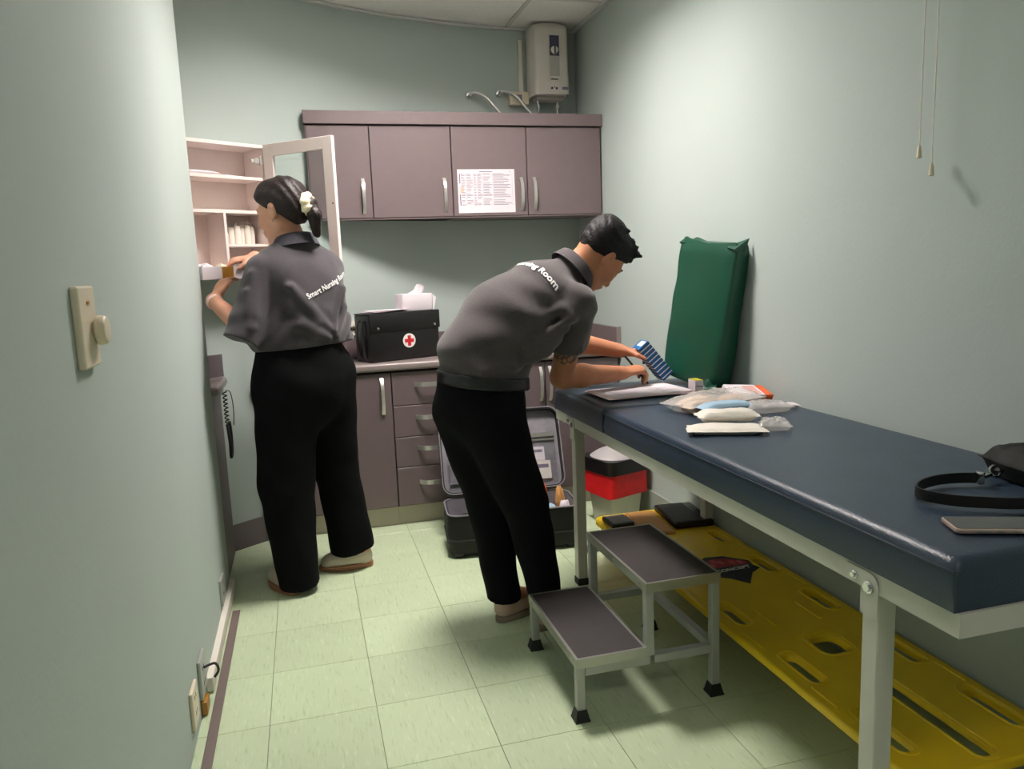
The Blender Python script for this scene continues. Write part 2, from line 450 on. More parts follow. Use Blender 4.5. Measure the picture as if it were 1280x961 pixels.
for k, ((x0, x1), (y0, y1)) in enumerate(LIGHT_CELLS):
    t = thing('ceiling_light', ['recessed panel light in the ceiling above the steps and the worktop', 'recessed panel light in the ceiling over the foot of the bed'][k], 'ceiling light', ((x0+x1)/2, (y0+y1)/2, ZC))
    zt = ZC+.195; m = MB()
    m.box((x0+.013, y0+.013, ZC+.0065), (x0+.30, y1-.013, ZC+.012)); m.box((x1-.30, y0+.013, ZC+.0065), (x1-.013, y1-.013, ZC+.012)); x0 += .286; x1 -= .286
    m.box((x0+.014, y0+.014, ZC+.007), (x0+.03, y1-.014, zt)); m.box((x1-.03, y0+.014, ZC+.007), (x1-.014, y1-.014, zt))
    m.box((x0+.03, y0+.014, ZC+.007), (x1-.03, y0+.03, zt)); m.box((x0+.03, y1-.03, ZC+.007), (x1-.03, y1-.014, zt))
    m.box((x0+.014, y0+.014, zt), (x1-.014, y1-.014, zt+.01))
    m.build('housing', 'tbar', t)
    MB().box((x0+.05, y0+.05, zt-.012), (x1-.05, y1-.05, zt-.002)).build('lamp_panel', emit('lamp_glow', LAMP_COLOR, LAMP_MAIN if k == 0 else LAMP_REAR), t)

# skirting
struct(MB().box((XR-.014, YF, 0), (XR, 3.80, .155), bevel=.003).build('baseboard_right', 'greybase'))
struct(wall_strip('baseboard_back', curve_between(-.2, -.86), -.012, 0, 0, .125, 'mauve_d'))

# ------------------------------------------------------------------ fitted cabinets
def bow_handle(parent, c, length, axis='z', out=(0, -1, 0), w_=.016, proud=.028):
    c = Vector(c); out = Vector(out); ax = Vector((0, 0, 1)) if axis == 'z' else Vector((1, 0, 0))
    sd = ax.cross(out)
    pts = []
    for k in range(13):
        t = -1+2*k/12
        pts.append(c+ax*(t*length/2)+out*(proud*(1-abs(t)**3.2)))
    m = MB().tube(pts, 0, flat=(w_, .005, out))
    return m.build('handle', 'steel', parent, smooth=40)
def front_panel(parent, name, x0, x1, z0, z1, y, material='mauve', th=.018):
    g = .0022
    return MB().box((x0+g, y, z0+g), (x1-g, y+th, z1-g), bevel=.0015, seg=1).build(name, material, parent)
def carcass(parent, x0, x1, yf, z0, z1, material='mauve'):
    pts = [(x0, yf), (x1, yf)]+[(p.x, p.y-.012) for p in curve_between(x1-.0005, x0+.0005)]
    return MB().prism(pts, z0, z1).build('body', material, parent)

YU = 3.97
u1 = thing('wall_cabinet', 'mauve two-door wall cabinet beside the open white medicine cabinet', 'cabinet', (.43, 3.99, 1.55), group='mauve wall cabinets')
carcass(u1, .078, .788, YU+.02, 1.55, 2.003, 'gapdark')
d = front_panel(u1, 'door', .078, .379, 1.55, 2.003, YU)
bow_handle(d, (.335, YU, 1.66), .17)
d = front_panel(u1, 'door', .379, .788, 1.55, 2.003, YU); bow_handle(d, (.746, YU, 1.66), .17)
MB().box((.074, YU+.004, 1.55), (.078, 4.02, 2.003)).build('side_panel', 'mauve', u1)
MB().box((.078, YU+.004, 1.544), (.788, 4.0, 1.55)).build('bottom_panel', 'mauve', u1)
u2 = thing('wall_cabinet', 'mauve two-door wall cabinet with printed sheet, under the water heater', 'cabinet', (1.2, 3.99, 1.55), group='mauve wall cabinets')
carcass(u2, .789, 1.606, YU+.02, 1.55, 2.003, 'gapdark')
d = front_panel(u2, 'door', .789, 1.19, 1.55, 2.003, YU); bow_handle(d, (1.155, YU, 1.66), .17)
d = front_panel(u2, 'door', 1.19, 1.606, 1.55, 2.003, YU); bow_handle(d, (1.226, YU, 1.66), .17)
MB().box((.789, YU+.004, 1.544), (1.606, 4.2, 1.55)).build('bottom_panel', 'mauve', u2)
pts = [(.068, 3.955), (1.612, 3.955)]+[(p.x, p.y-.008) for p in curve_between(1.6115, .0685)]
tag(MB().prism(pts, 2.005, 2.067, bevel=.002).build('cabinet_top_board', 'mauve'), 'long mauve top board capping the wall cabinets', 'cornice')

YB = 3.77
def base_unit(label, x0, x1, fronts):
    t = thing('base_cabinet', label, 'cabinet', ((x0+x1)/2, 3.85, 0), group='mauve base cabinets')
    pts = [(x0, YB+.02), (x1, YB+.02)]+[(p.x, p.y-.02) for p in curve_between(x1-.0005, x0+.0005)]
    MB().prism(pts, .10, .797).build('body', 'gapdark', t)
    pts = [(x0, 3.81), (x1, 3.81)]+[(p.x, p.y-.02) for p in curve_between(x1-.0005, x0+.0005) if p.y-.02 > 3.82]
    if x0 < 0: pts = [(x0+.06, 3.81), (x1, 3.81), (x1, 3.95), (.0, 3.93), (x0+.1, 3.86)]
    MB().prism(pts, .001, .10).build('plinth', 'kick', t)
    for (kind, a, b, z0, z1, hx) in fronts:
        p = front_panel(t, kind, a, b, z0, z1, YB)
        if kind == 'door' and hx is not None: bow_handle(p, (hx, YB, .675), .18)
        if kind == 'drawer': bow_handle(p, (hx, YB, (z0+z1)/2+.018), .16, axis='x', w_=.022, proud=.034)
    return t
base_unit('mauve base cabinet with a tall door handle, behind the standing woman', -.225, .392, [('door', -.225, .06, .105, .79, .02), ('door', .06, .392, .105, .79, .346)])
base_unit('mauve base cabinet of four drawers with bowed handles', .393, .80, [('drawer', .393, .80, a, b, .585) for a, b in ((.105, .305), (.305, .46), (.46, .62), (.62, .79))])
base_unit('mauve base cabinet with two doors behind the bent man', .801, 1.60, [('door', .801, 1.19, .105, .79, 1.163), ('door', 1.19, 1.60, .105, .79, 1.213)])
wt = thing('worktop', 'grey-mauve laminate worktop with rounded front edge running along the curved wall', 'worktop', (.7, 3.9, .80))
pts = [(-.24, 3.752), (1.612, 3.752)]+[(p.x, p.y-.006) for p in curve_between(1.6115, -.2395)]
pts[-1] = (-.24, 3.80)
MB().prism(pts, .799, .838, bevel=.012, seg=3).build('slab', 'counter', wt, smooth=40)
wall_strip('splashback', curve_between(1.59, -.18), -.018, -.003, .8385, .94, 'mauve', wt)
MB().box((1.592, 3.76, .8385), (1.611, 4.32, .945), bevel=.002).build('side_splashback', 'mauve', wt)
MB().box((1.590, 3.754, .8385), (1.6125, 3.762, .948)).build('edge_strip', 'counter', wt)

# left-hand unit tucked behind the end of the left wall
t = thing('corner_cabinet', 'narrow mauve cabinet and worktop tucked behind the end of the plain wall', 'cabinet', (-.5, 3.45, 0))
MB().prism([(-.395, 3.325), (-.395, 3.70), (-.53, 3.605), (-.78, 3.40), (-.78, 3.325)], .001, .797).build('body', 'mauve_d', t)
MB().prism([(-.362, 3.32), (-.362, 3.722), (-.53, 3.61), (-.80, 3.385), (-.80, 3.32)], .799, .838, bevel=.012, seg=3).build('slab', 'counter', t, smooth=40)
MB().prism([(-.375, 3.71), (-.53, 3.602), (-.545, 3.585), (-.372, 3.70)], .8385, .94).build('splashback', 'mauve_d', t)
cord = []
for k in range(60):
    a = k*.9; cord.append((-.352+.008*math.cos(a), 3.46+.008*math.sin(a), .80-.0025*k))
c = thing('coiled_cord', 'black coiled cord hanging in a loop from the corner worktop', 'cord', (-.36, 3.46, .55))
MB().tube(cord, .0028, 6).build('coil', 'rubber', c, smooth=True)
lp = cat_rom([(-.352, 3.46, .652), (-.345, 3.43, .58), (-.348, 3.45, .515), (-.347, 3.50, .53), (-.348, 3.53, .60), (-.348, 3.50, .66)], 8)
MB().tube(lp, .007, 8).build('cable_loop', 'rubber', c, smooth=True)
MB().tube(cat_rom([(-.351, 3.5, .80), (-.338, 3.56, .78), (-.335, 3.60, .70), (-.338, 3.58, .63)], 8), .002, 6).build('thin_lead', 'rubber', c, smooth=True)

# ------------------------------------------------------------------ things on the walls
# sheet of paper on the cabinet door (a printed table)
sh = thing('notice_sheet', 'white laminated sheet printed with a table, taped on cabinet door', 'notice', (.967, 3.966, 1.567))
MB().box((.815, YU-.0022, 1.567), (1.119, YU-.0006, 1.787)).build('sheet', 'paper', sh)
m = MB(); md = MB(); mo = MB(); yy = YU-.0028
m.box((.93, yy, 1.773), (1.0, yy+.0004, 1.7765))
md.box((1.094, yy, 1.771), (1.097, yy+.0004, 1.777))
for r in range(21):
    z = 1.764-r*.0078
    if r in (1, 8, 14, 20): m.box((.828, yy, z+.0022), (1.106, yy+.0004, z+.0028))
    for a, b, q in ((.834, .856, .9), (.862, .896, .8), (.902, .915, 1), (.920, .944, .7), (.950, 1.0, .9), (1.004, 1.1, .95)):
        if random.random() < .88: m.box((a, yy, z-.0014), (a+(b-a)*random.uniform(.55, 1), yy+.0004, z+.0010))
for x in (.828, .859, .899, .9175, .947, 1.002, 1.1055): m.box((x-.0003, yy, 1.605), (x+.0003, yy+.0004, 1.768))
MB().box((.825, yy, 1.716), (.829, yy+.0004, 1.765)).build('dark_bar', 'print_d', sh); MB().box((.825, yy, 1.606), (.829, yy+.0004, 1.66)).build('dark_bar', 'print_d', sh)
mo.box((.829, yy+.0002, 1.67), (.845, yy+.0005, 1.70))
m.build('table_print', 'print', sh)['kind'] = 'stuff'; md.build('page_mark', 'print_d', sh); mo.build('peach_patch', 'print_o', sh)

# water heater
h = thing('water_heater', 'ivory electric water heater mounted high in the corner above the cabinets', 'water heater', (1.42, 4.3, 2.22))
hx0, hx1 = 1.315, 1.525; hw = hx1-hx0; hc = (hx0+hx1)/2
def heater_pt(u, v):
    z = 2.215+v*.365; x = hx0+u*hw
    top = 1-max(0, (v-.95)/.05)**2*.3; bul = (.062*max(0, 1-abs(2*u-1)**16)**.5+.010*(1-(2*u-1)**2))*top
    y = 4.335-.080-bul
    return Vector((hc+(x-hc)*(1-.03*v), y, z + .012*(1-(2*u-1)**2)*(1 if v > .97 else 0)))
m = MB().grid(heater_pt, 41, 25)
m.box((hx0+.001, 4.258, 2.215), (hx1-.001, 4.338, 2.579), bevel=.004)
m.box((hx0+.012, 4.235, 2.2155), (hx1-.012, 4.26, 2.577), bevel=.006)
m.build('casing', 'ivory', h, smooth=50)
def heater_front(u0, u1, v0, v1, name, material, off=.002):
    g = MB().grid(lambda a, b: heater_pt(u0+a*(u1-u0), v0+b*(v1-v0))+Vector((0, -off, 0)), 8, 8); return g.build(name, material, h, smooth=True)
heater_front(.43, .70, .55, .84, 'dark_panel', mat('violet_panel', (70, 66, 92), rough=.3))
heater_front(.43, .70, .26, .55, 'grey_panel', mat('grey_fade_panel', (172, 168, 160), rough=.4))
kp = heater_pt(.56, .63)
k = MB(); k.cyl(kp+Vector((0, .005, 0)), kp+Vector((0, -.014, 0)), .022, .02, 20, .002); k.build('dial', 'white_p', h, smooth=40)
MB().box((kp.x-.003, kp.y-.018, kp.z-.02), (kp.x+.003, kp.y-.012, kp.z+.02), xf=None).build('dial_mark', 'rubber', h)
m = MB()
for u, v, r in ((.47, .085, .006), (.60, .085, .006), (.535, .10, .003)):
    p = heater_pt(u, v); m.cyl(p+Vector((0, .004, 0)), p+Vector((0, -.003, 0)), r, r, 10)
for q in range(9):
    p = heater_pt(.46+q*.022, .215); m.box((p.x-.0017, p.y-.002, p.z-.0025), (p.x+.0017, p.y+.003, p.z+.0025))
m.build('printed_marks', 'print_d', h)['kind'] = 'stuff'
p = heater_pt(.84, .09); MB().box((p.x-.018, p.y-.002, p.z-.007), (p.x+.018, p.y+.012, p.z+.007)).build('badge', 'print', h)
m = MB().box((hx0+.03, 4.25, 2.198), (hx1-.02, 4.33, 2.216), bevel=.004); m.build('base_plate', 'ivory', h)
for x in (1.36, 1.475):
    m = MB().cyl((x, 4.28, 2.20), (x, 4.28, 2.125), .008); m.cyl((x, 4.28, 2.175), (x, 4.28, 2.155), .013, n=6); m.build('inlet_pipe', 'chrome', h, smooth=40)
def wy(x): return wall_y(x)
tag(MB().box((1.272, wy(1.28)-.018, 2.235), (1.294, wy(1.28)-.001, 2.535), bevel=.002).build('conduit', 'white_p'), 'white vertical cable conduit beside the water heater', 'conduit')
t = thing('switch_box', 'cream surface switch box below the conduit beside the water heater', 'switch', (1.26, wy(1.26)-.02, 2.18))
MB().box((1.205, wy(1.26)-.045, 2.180), (1.318, wy(1.26)-.001, 2.252), bevel=.004).build('box', 'cream_p', t)
MB().box((1.245, wy(1.26)-.05, 2.205), (1.275, wy(1.26)-.044, 2.235), bevel=.002).build('rocker', 'print', t)
for nm, x, z, tx in (('braided hose curving from the left wall valve to the cabinet top', .975, 2.228, 1.16), ('braided hose from the wall valve under the conduit box', 1.15, 2.245, 1.35)):
    t = thing('water_hose', nm, 'hose', (x, wy(x), z), group='braided water hoses above the cabinets')
    y = wy(x)
    m = MB().cyl((x, y-.001, z), (x, y-.012, z), .022, .018, 18); m.cyl((x, y-.012, z), (x, y-.04, z), .011, n=12); m.build('wall_valve', 'chrome', t, smooth=40)
    pth = cat_rom([(x, y-.045, z), (x+.03, y-.05, z+.004), (x+.08, y-.06, z-.02), (x+.13, y-.075, z-.08), (tx, y-.09, 2.0815)], 8)
    MB().tube(pth, .0085, 10).build('hose', 'steel', t, smooth=True)

# medicine cabinet on the curved wall, glass door open
EX = Vector((.82, .572, 0)); EY = Vector((-.572, .82, 0)); EZ = Vector((0, 0, 1))
mc_o = Vector((-.112, 3.70, 1.287))-EX*.39
mx = frame_xf(mc_o, EX, EY, EZ); MW, MD, MH = .39, .155, .573
mc = thing('medicine_cabinet', 'white medicine cabinet with open glass door, hung on the curved wall', 'cabinet', mc_o)
th = .015
def mcbox(name, lo, hi, material='white_wood', parent=None, bevel=.001):
    return MB().box(lo, hi, bevel=bevel, seg=1, xf=mx).build(name, material, parent or mc)
mcbox('back_panel', (th, MD-.006, th), (MW-th, MD, MH-th))
mcbox('side_panel', (0, 0, 0), (th, MD, MH)); mcbox('side_panel', (MW-th, 0, 0), (MW, MD, MH))
mcbox('top_panel', (th, 0, MH-th), (MW-th, MD, MH)); mcbox('bottom_panel', (th, 0, 0), (MW-th, MD, th))
mcbox('shelf', (th, .006, .418), (MW-th, MD-.006, .432)); mcbox('shelf', (th, .006, .272), (MW-th, MD-.006, .286))
mcbox('divider', (.165, .006, th), (.178, MD-.006, .272)); mcbox('shelf', (.178, .006, .128), (MW-th, MD-.006, .140))
hp = mx @ Vector((MW, -.001, 0)); DX = Vector((.75, -.661, 0)).normalized(); DY = Vector((.661, .75, 0)).normalized()
dxf = frame_xf(hp+DX*.006, DX, DY, EZ)
DW, DT, FW = .385, .018, .052
dm = MB()
for lo, hi in (((0, -DT, 0), (FW, 0, MH)), ((DW-FW, -DT, 0), (DW, 0, MH)), ((FW, -DT, 0), (DW-FW, 0, FW)), ((FW, -DT, MH-FW), (DW-FW, 0, MH))):
    dm.box(lo, hi, bevel=.0015, seg=1, xf=dxf)
door = dm.build('door', 'white_wood', mc)
MB().box((FW-.004, -DT*.7, FW-.004), (DW-FW+.004, -DT*.4, MH-FW+.004), xf=dxf).build('pane', 'glass', door)
MB().box((DW-.018, -DT-.002, .29), (DW-.012, -DT, .296), xf=dxf).build('screw', 'gapdark', door)
for z in (MH-.07, .09):
    m = MB().box((MW-.05, .004, z-.012), (MW-th, .018, z+.012), bevel=.002, xf=mx); m.box((MW-.028, -.004, z-.02), (MW-.016, .012, z+.02), bevel=.002, xf=mx)
    m.box((MW-.066, .006, z-.008), (MW-.05, .014, z+.008), bevel=.002, xf=mx)
    m.build('hinge', 'steel', mc)
# contents of the medicine cabinet
def pillow(name, label, cat, c, L_, W_, T_, ang, material, seed=0, amp=.25, pw=.6, group=None, parent=None, tilt=0.):
    rnd = random.Random(seed); ox, oy = rnd.random()*9, rnd.random()*9
    xf = Matrix.Translation(c) @ Matrix.Rotation(ang, 4, 'Z') @ Matrix.Rotation(tilt, 4, 'Y')
    nu, nv = 30, 20; v = []; f = []
    for side in (1, -1):
        for j in range(nv):
            for i in range(nu):
                u = -1+2*i/(nu-1); w2 = -1+2*j/(nv-1)
                uu, ww = min(1, abs(u)*1.07), min(1, abs(w2)*1.09); e = max(0, (1-uu**4)*(1-ww**3.5))**pw
                n_ = mnoise.noise(Vector((u*2.2+ox, w2*1.6+oy, side*.5)))+.6*(1-2*abs(mnoise.noise(Vector((u*3.2+ox+w2*1.5, w2*3+oy, 3+side)))))-.3
                z = T_/2+side*(T_/2*e*(1+amp*n_)-0) if side > 0 else T_/2-T_/2*min(1, e*1.6)
                ed = 1+.09*mnoise.noise(Vector((u*2+ox, w2*2, 7)))
                v.append(xf @ Vector((u*L_/2*ed, w2*W_/2*ed, max(0.0005, z)+(.0008 if side > 0 else 0))))
    for s in range(2):
        for j in range(nv-1):
            for i in range(nu-1):
                a = s*nu*nv+j*nu+i; q = (a, a+1, a+nu+1, a+nu)
                f.append(q if s == 0 else q[::-1])
    rim = [i for i in range(nu)]+[j*nu+nu-1 for j in range(1, nv)]+[(nv-1)*nu+i for i in range(nu-2, -1, -1)]+[j*nu for j in range(nv-2, 0, -1)]
    for a, b in zip(rim, rim[1:]+rim[:1]): f.append((a, a+nu*nv, b+nu*nv, b))
    o = MB()._add(v, f).build(name, material, parent, smooth=60)
    if label: tag(o, label, cat, group)
    return o
def mcp(x, y, z): return mx @ Vector((x, y, z))
ang_c = math.atan2(EX.y, EX.x)
pillow('plastic_packet', 'clear crumpled packet on the top shelf of the white cabinet', 'packet', mcp(.11, .075, .4325), .15, .09, .02, ang_c, 'paper', 3)
pillow('plastic_packet', 'flat white paper packet beside the crumpled one on top shelf', 'packet', mcp(.23, .08, .4325), .08, .08, .008, ang_c+.3, 'paper', 4)
for i, (x, hh, r) in enumerate(((.205, .05, .011), (.236, .075, .015), (.262, .082, .014), (.287, .078, .014), (.312, .085, .014), (.338, .08, .014))):
    p = mcp(x, .07+.01*(i % 2), .141)
    t = thing('bandage_roll', ['short white bandage roll at the end of the cabinet row', 'wrapped white bandage roll standing next to the short roll', 'second wrapped white bandage roll from the short roll', 'third wrapped white bandage roll from the short roll', 'fourth wrapped white bandage roll from the short roll', 'wrapped white bandage roll standing by the hinge side of the cabinet'][i], 'bandage', p, group='bandage rolls in the medicine cabinet')
    MB().lathe([(r*.9, 0), (r, .003), (r*1.03, hh*.5), (r, hh-.003), (r*.85, hh)], p, 12).build('roll', 'gauze', t, smooth=50)
    MB().lathe([(r*.84, 0), (r*.7, .006), (r*.2, .014)], (p.x, p.y, p.z+hh), 8).build('twist_top', 'poly', t, smooth=50)
p = mcp(.28, .07, .0155)
tag(MB().lathe([(.028, 0), (.03, .004), (.03, .05), (.024, .058), (.024, .066)], p, 18).build('jar', 'poly', smooth=40), 'clear jar on the bottom shelf of the white cabinet', 'jar')

# switch with dimmer on the left wall, sockets, trunking, threshold strip
t = thing('dimmer_switch', 'cream wall plate with round dimmer knob on the plain wall', 'switch', (XL, 1.5, 1.2))
MB().box((XL, 1.455, 1.128), (XL+.014, 1.56, 1.272), bevel=.004).build('plate', 'cream_p', t)
m = MB().cyl((XL+.013, 1.535, 1.192), (XL+.022, 1.535, 1.192), .014, n=16); m.cyl((XL+.019, 1.535, 1.192), (XL+.036, 1.535, 1.192), .028, .025, 28, .004)
m.build('knob', 'cream_p', t, smooth=40)
MB().box((XL+.013, 1.50, 1.24), (XL+.016, 1.512, 1.245)).build('mark', 'tape', t)
for lab, y0, y1, z0, z1, mt in (('cream socket plate low on the plain wall near the brown strip', 2.10, 2.19, .055, .165, 'cream_p'), ('steel-edged grey socket plate low on the plain wall with a short cable', 2.27, 2.37, .05, .17, 'grey_m'), ('flush grey socket plate above the end of white trunking', 2.90, 2.99, .07, .17, 'grey_m')):
    t = thing('wall_socket', lab, 'socket', (XL, (y0+y1)/2, z0))
    MB().box((XL, y0, z0), (XL+.010, y1, z1), bevel=.003).build('plate', mt, t)
    for dz in (.03, .075):
        for dy in (-.012, .008):
            MB().box((XL+.0095, (y0+y1)/2+dy, z0+dz), (XL+.0105, (y0+y1)/2+dy+.004, z0+dz+.012)).build('slot', 'rubber', t)
tag(MB().tube(cat_rom([(XL+.012, 2.32, .13), (XL+.04, 2.34, .128), (XL+.045, 2.37, .09), (XL+.03, 2.39, .06)], 8), .004, 8).build('cable', 'rubber', smooth=True), 'short black cable looping from grey socket into white trunking', 'cable')
tag(MB().box((XL+.0005, 2.40, .006), (XL+.022, 3.235, .052), bevel=.003).build('cable_trunking', 'white_p'), 'white plastic cable trunking along the foot of the plain wall', 'trunking')
tag(MB().box((XL+.001, 2.27, .002), (XL+.018, 2.33, .045), bevel=.004).build('tape_stub', 'tape'), 'small brown taped stub beside the white trunking', 'tape')
tag(MB().box((XL+.028, 1.2, .0005), (XL+.056, 3.0, .008), bevel=.003).build('floor_strip', 'brown'), 'brown cable cover strip lying on the floor by the wall', 'floor strip')
t = thing('wall_socket', 'white double socket on the curved wall beside the first-aid bag', 'socket', (.24, wy(.24), .96))
sx = frame_xf((.24, wy(.24)-.004, .96), (.9, .43, 0), (-.43, .9, 0), (0, 0, 1))
MB().box((-.035, -.012, 0), (.045, .003, .045), bevel=.003, xf=sx).build('plate', 'white_p', t)
MB().box((-.03, -.03, .045), (.035, .003, .075), bevel=.004, xf=sx).build('plug', 'white_p', t)
for x in (-.015, .005, .025):
    for z in (.012, .027): MB().box((x, -.0135, z), (x+.006, -.0118, z+.007), xf=sx).build('slot', 'rubber', t)

# blind pull cords hanging by the right wall
for i, (y, zb) in enumerate(((1.686, 1.545), (1.643, 1.495))):
    t = thing('pull_cord', ['thin white pull cord hanging by the wall, ending higher with a tassel', 'thin white pull cord hanging by the wall, ending lower with a tassel'][i], 'cord', (1.56, y, zb-.03), group='blind pull cords')
    MB().tube([(1.565, y, ZC-.001), (1.56, y, zb)], .0014, 6).build('cord', 'white_p', t)
    MB().lathe([(.0025, 0), (.005, -.006), (.0065, -.026), (.007, -.03), (.005, -.032)], (1.56, y, zb), 12).build('tassel', 'cream_p', t, smooth=40)

# ------------------------------------------------------------------ examination bed
BX0, BX1, BY0, BY1 = .985, 1.592, .94, 2.985; ZR0, ZR1 = .65, .692; ZT = .785
bed = thing('examination_bed', 'long examination bed with navy cushions on a cream metal frame, against the wall', 'bed', (1.29, 1.96, 0))
m = MB()
m.box((BX0, BY0, ZR0), (BX0+.004, BY1, ZR1)); m.box((BX1-.004, BY0, ZR0), (BX1, BY1, ZR1))
m.box((BX0+.004, BY0, ZR0), (BX1-.004, BY0+.004, ZR1)); m.box((BX0+.004, BY1-.004, ZR0), (BX1-.004, BY1, ZR1))
for y in (1.4, 1.95, 2.42): m.box((BX0+.004, y, ZR0+.004), (BX1-.004, y+.035, ZR0+.03))
m.build('frame', 'cream_m', bed)
MB().box((BX0+.005, BY0+.005, ZR1-.012), (BX1-.005, BY1-.005, ZR1)).build('base_board', 'cream_m', bed)
def cushion(y0, y1, name):
    x0, x1 = BX0-.006, BX1-.004; z0, z1 = ZR1+.0005, ZT; r = .022
    def prof(d, R=r): return R-math.sqrt(max(0, R*R-(R-min(R, d))**2))
    nx, ny = 26, 60; v = []; f = []
    def samp(a, b, n):
        base = [0, .003, .008, .015, .022]
        mid = [ .022+(b-a-.044)*k/(n-9) for k in range(1, n-9)]
        return [a+q for q in base]+[a+q for q in mid]+[b-q for q in reversed(base)]
    X = samp(x0, x1, nx); Y = samp(y0, y1, ny)
    for y in Y:
        for x in X:
            dx = min(x-x0, x1-x); dy = min(y-y0, y1-y)
            z = z1-prof(dx)-prof(dy) - .004*math.exp(-dx*18)*0
            bul = .004*min(1, dx/.12)*min(1, dy/.12)+.0016*mnoise.noise(Vector((x*7, y*5, 0)))*min(1, dx/.05)*min(1, dy/.05)
            v.append((x, y, z+bul-.004))
    NX, NY = len(X), len(Y)
    top = NX*NY
    for j in range(NY-1):
        for i in range(NX-1): f.append((j*NX+i, j*NX+i+1, (j+1)*NX+i+1, (j+1)*NX+i))
    rim = [i for i in range(NX)]+[j*NX+NX-1 for j in range(1, NY)]+[(NY-1)*NX+i for i in range(NX-2, -1, -1)]+[j*NX for j in range(NY-2, 0, -1)]
    rows = [rim]
    for q, (fz, out) in enumerate(((.66, .004), (.33, .005), (0., .0))):
        base = len(v)
        for i in rim:
            x, y, z = v[i]; ox = -1 if x < x0+.001 else (1 if x > x1-.001 else 0); oy = -1 if y < y0+.001 else (1 if y > y1-.001 else 0)
            v.append((x+ox*out*.6, y+oy*out*.3, z0+(z-z0)*fz))
        rows.append(list(range(base, base+len(rim))))
    for a, b in zip(rows[:-1], rows[1:]):
        n = len(a)
        for i in range(n): f.append((a[i], b[i], b[(i+1) % n], a[(i+1) % n]))
    f.append(tuple(rows[-1]))
    o = MB()._add(v, f).build(name, 'blue_v', bed, smooth=60)
    zz = z1-.024
    MB().tube([(x0-.001, y0+.002, zz), (x0-.001, y1-.002, zz)], .0018, 6).build('piping', 'piping', o, smooth=True)
    MB().tube([(x0-.0008, y0-.0008, z0+.004), (x0-.0008, y0-.0008, zz)], .0016, 6).build('seam', 'piping', o, smooth=True)
    return o
cushion(.946, 2.438, 'cushion'); cushion(2.452, 2.98, 'head_cushion')
for (x, y, s) in ((BX0, 1.142, -1), (BX0, 2.787, -1), (BX1, 1.142, 1), (BX1, 2.787, 1)):
    xa, xb = (x+.001, x+.041) if s < 0 else (x-.041, x-.001)
    m = MB().box((xa, y-.021, 0.012), (xb, y+.021, ZR0+.02), bevel=.003)
    lg = m.build('leg', 'cream_m', bed)
    MB().box((xa-.003, y-.024, .0005), (xb+.003, y+.024, .03), bevel=.004).build('foot_cap', 'rubber', lg)
    if s < 0:
        m = MB(); pts = [(y-.022, ZR0-.05), (y+.022, ZR0-.05), (y+.022, ZR0+.002), (y+.062, ZR0+.004), (y+.062, ZR0+.036)]
        for k in range(7):
            a = PI/2+PI/2*k/6*1.0; pts.append((y+.0+.022*math.cos(a) if k else y, ZR0+.014+.022*math.sin(a)))
        xf = frame_xf((x-.0005, 0, 0), (0, 1, 0), (0, 0, 1), (1, 0, 0))
        xf = Matrix(((0, 0, -1, x-.0006), (1, 0, 0, 0), (0, 1, 0, 0), (0, 0, 0, 1)))
        m.prism(pts, 0, .003, xf=xf); m.build('bracket', 'cream_m', lg)
        for yy_, zz_, r in ((y, ZR0+.008, .0105), (y+.038, ZR0+.019, .007)):
            m = MB().cyl((x-.003, yy_, zz_), (x-.0065, yy_, zz_), r*1.15, n=16); m.cyl((x-.006, yy_, zz_), (x-.012, yy_, zz_), r*.8, n=6)
            m.build('bolt', 'chrome', lg)
for y in (1.142, 2.787):
    MB().box((BX0+.042, y-.012, .128), (BX1-.042, y+.012, .152), bevel=.002).build('stretcher', 'cream_m', bed)

# ------------------------------------------------------------------ yellow spine board under the bed
def slot(cx, cy, w_, l_, n=6):
    r = w_/2; out = []
    for k in range(n+1): a = PI*k/n; out.append((cx+r*math.cos(a), cy+l_/2-r+r*math.sin(a)))
    for k in range(n+1): a = PI+PI*k/n; out.append((cx+r*math.cos(a), cy-l_/2+r+r*math.sin(a)))
    return out
SX0, SX1, SY0, SY1 = 1.158, 1.596, 1.19, 3.05
sb = thing('spine_board', 'yellow plastic rescue spine board with hand slots, lying under the bed', 'spine board', (1.38, 2.1, .145))
outer = rrect(SX1-SX0, SY1-SY0, .05, 6, ((SX0+SX1)/2, (SY0+SY1)/2))
holes = [slot(x, y, .044, l) for y, l in ((1.365, .16), (1.665, .15), (2.01, .14), (2.325, .13), (2.635, .12)) for x in (1.226, 1.540)]
holes += [rrect(.085, .10, .025, 4, (1.378, 1.752)), slot(1.376, 1.40, .058, .36, 8), slot(1.33, 2.97, .05, .06)]
bd = filled_curve('board', [outer]+holes, .026, .007, 'yellow', sb, .167)
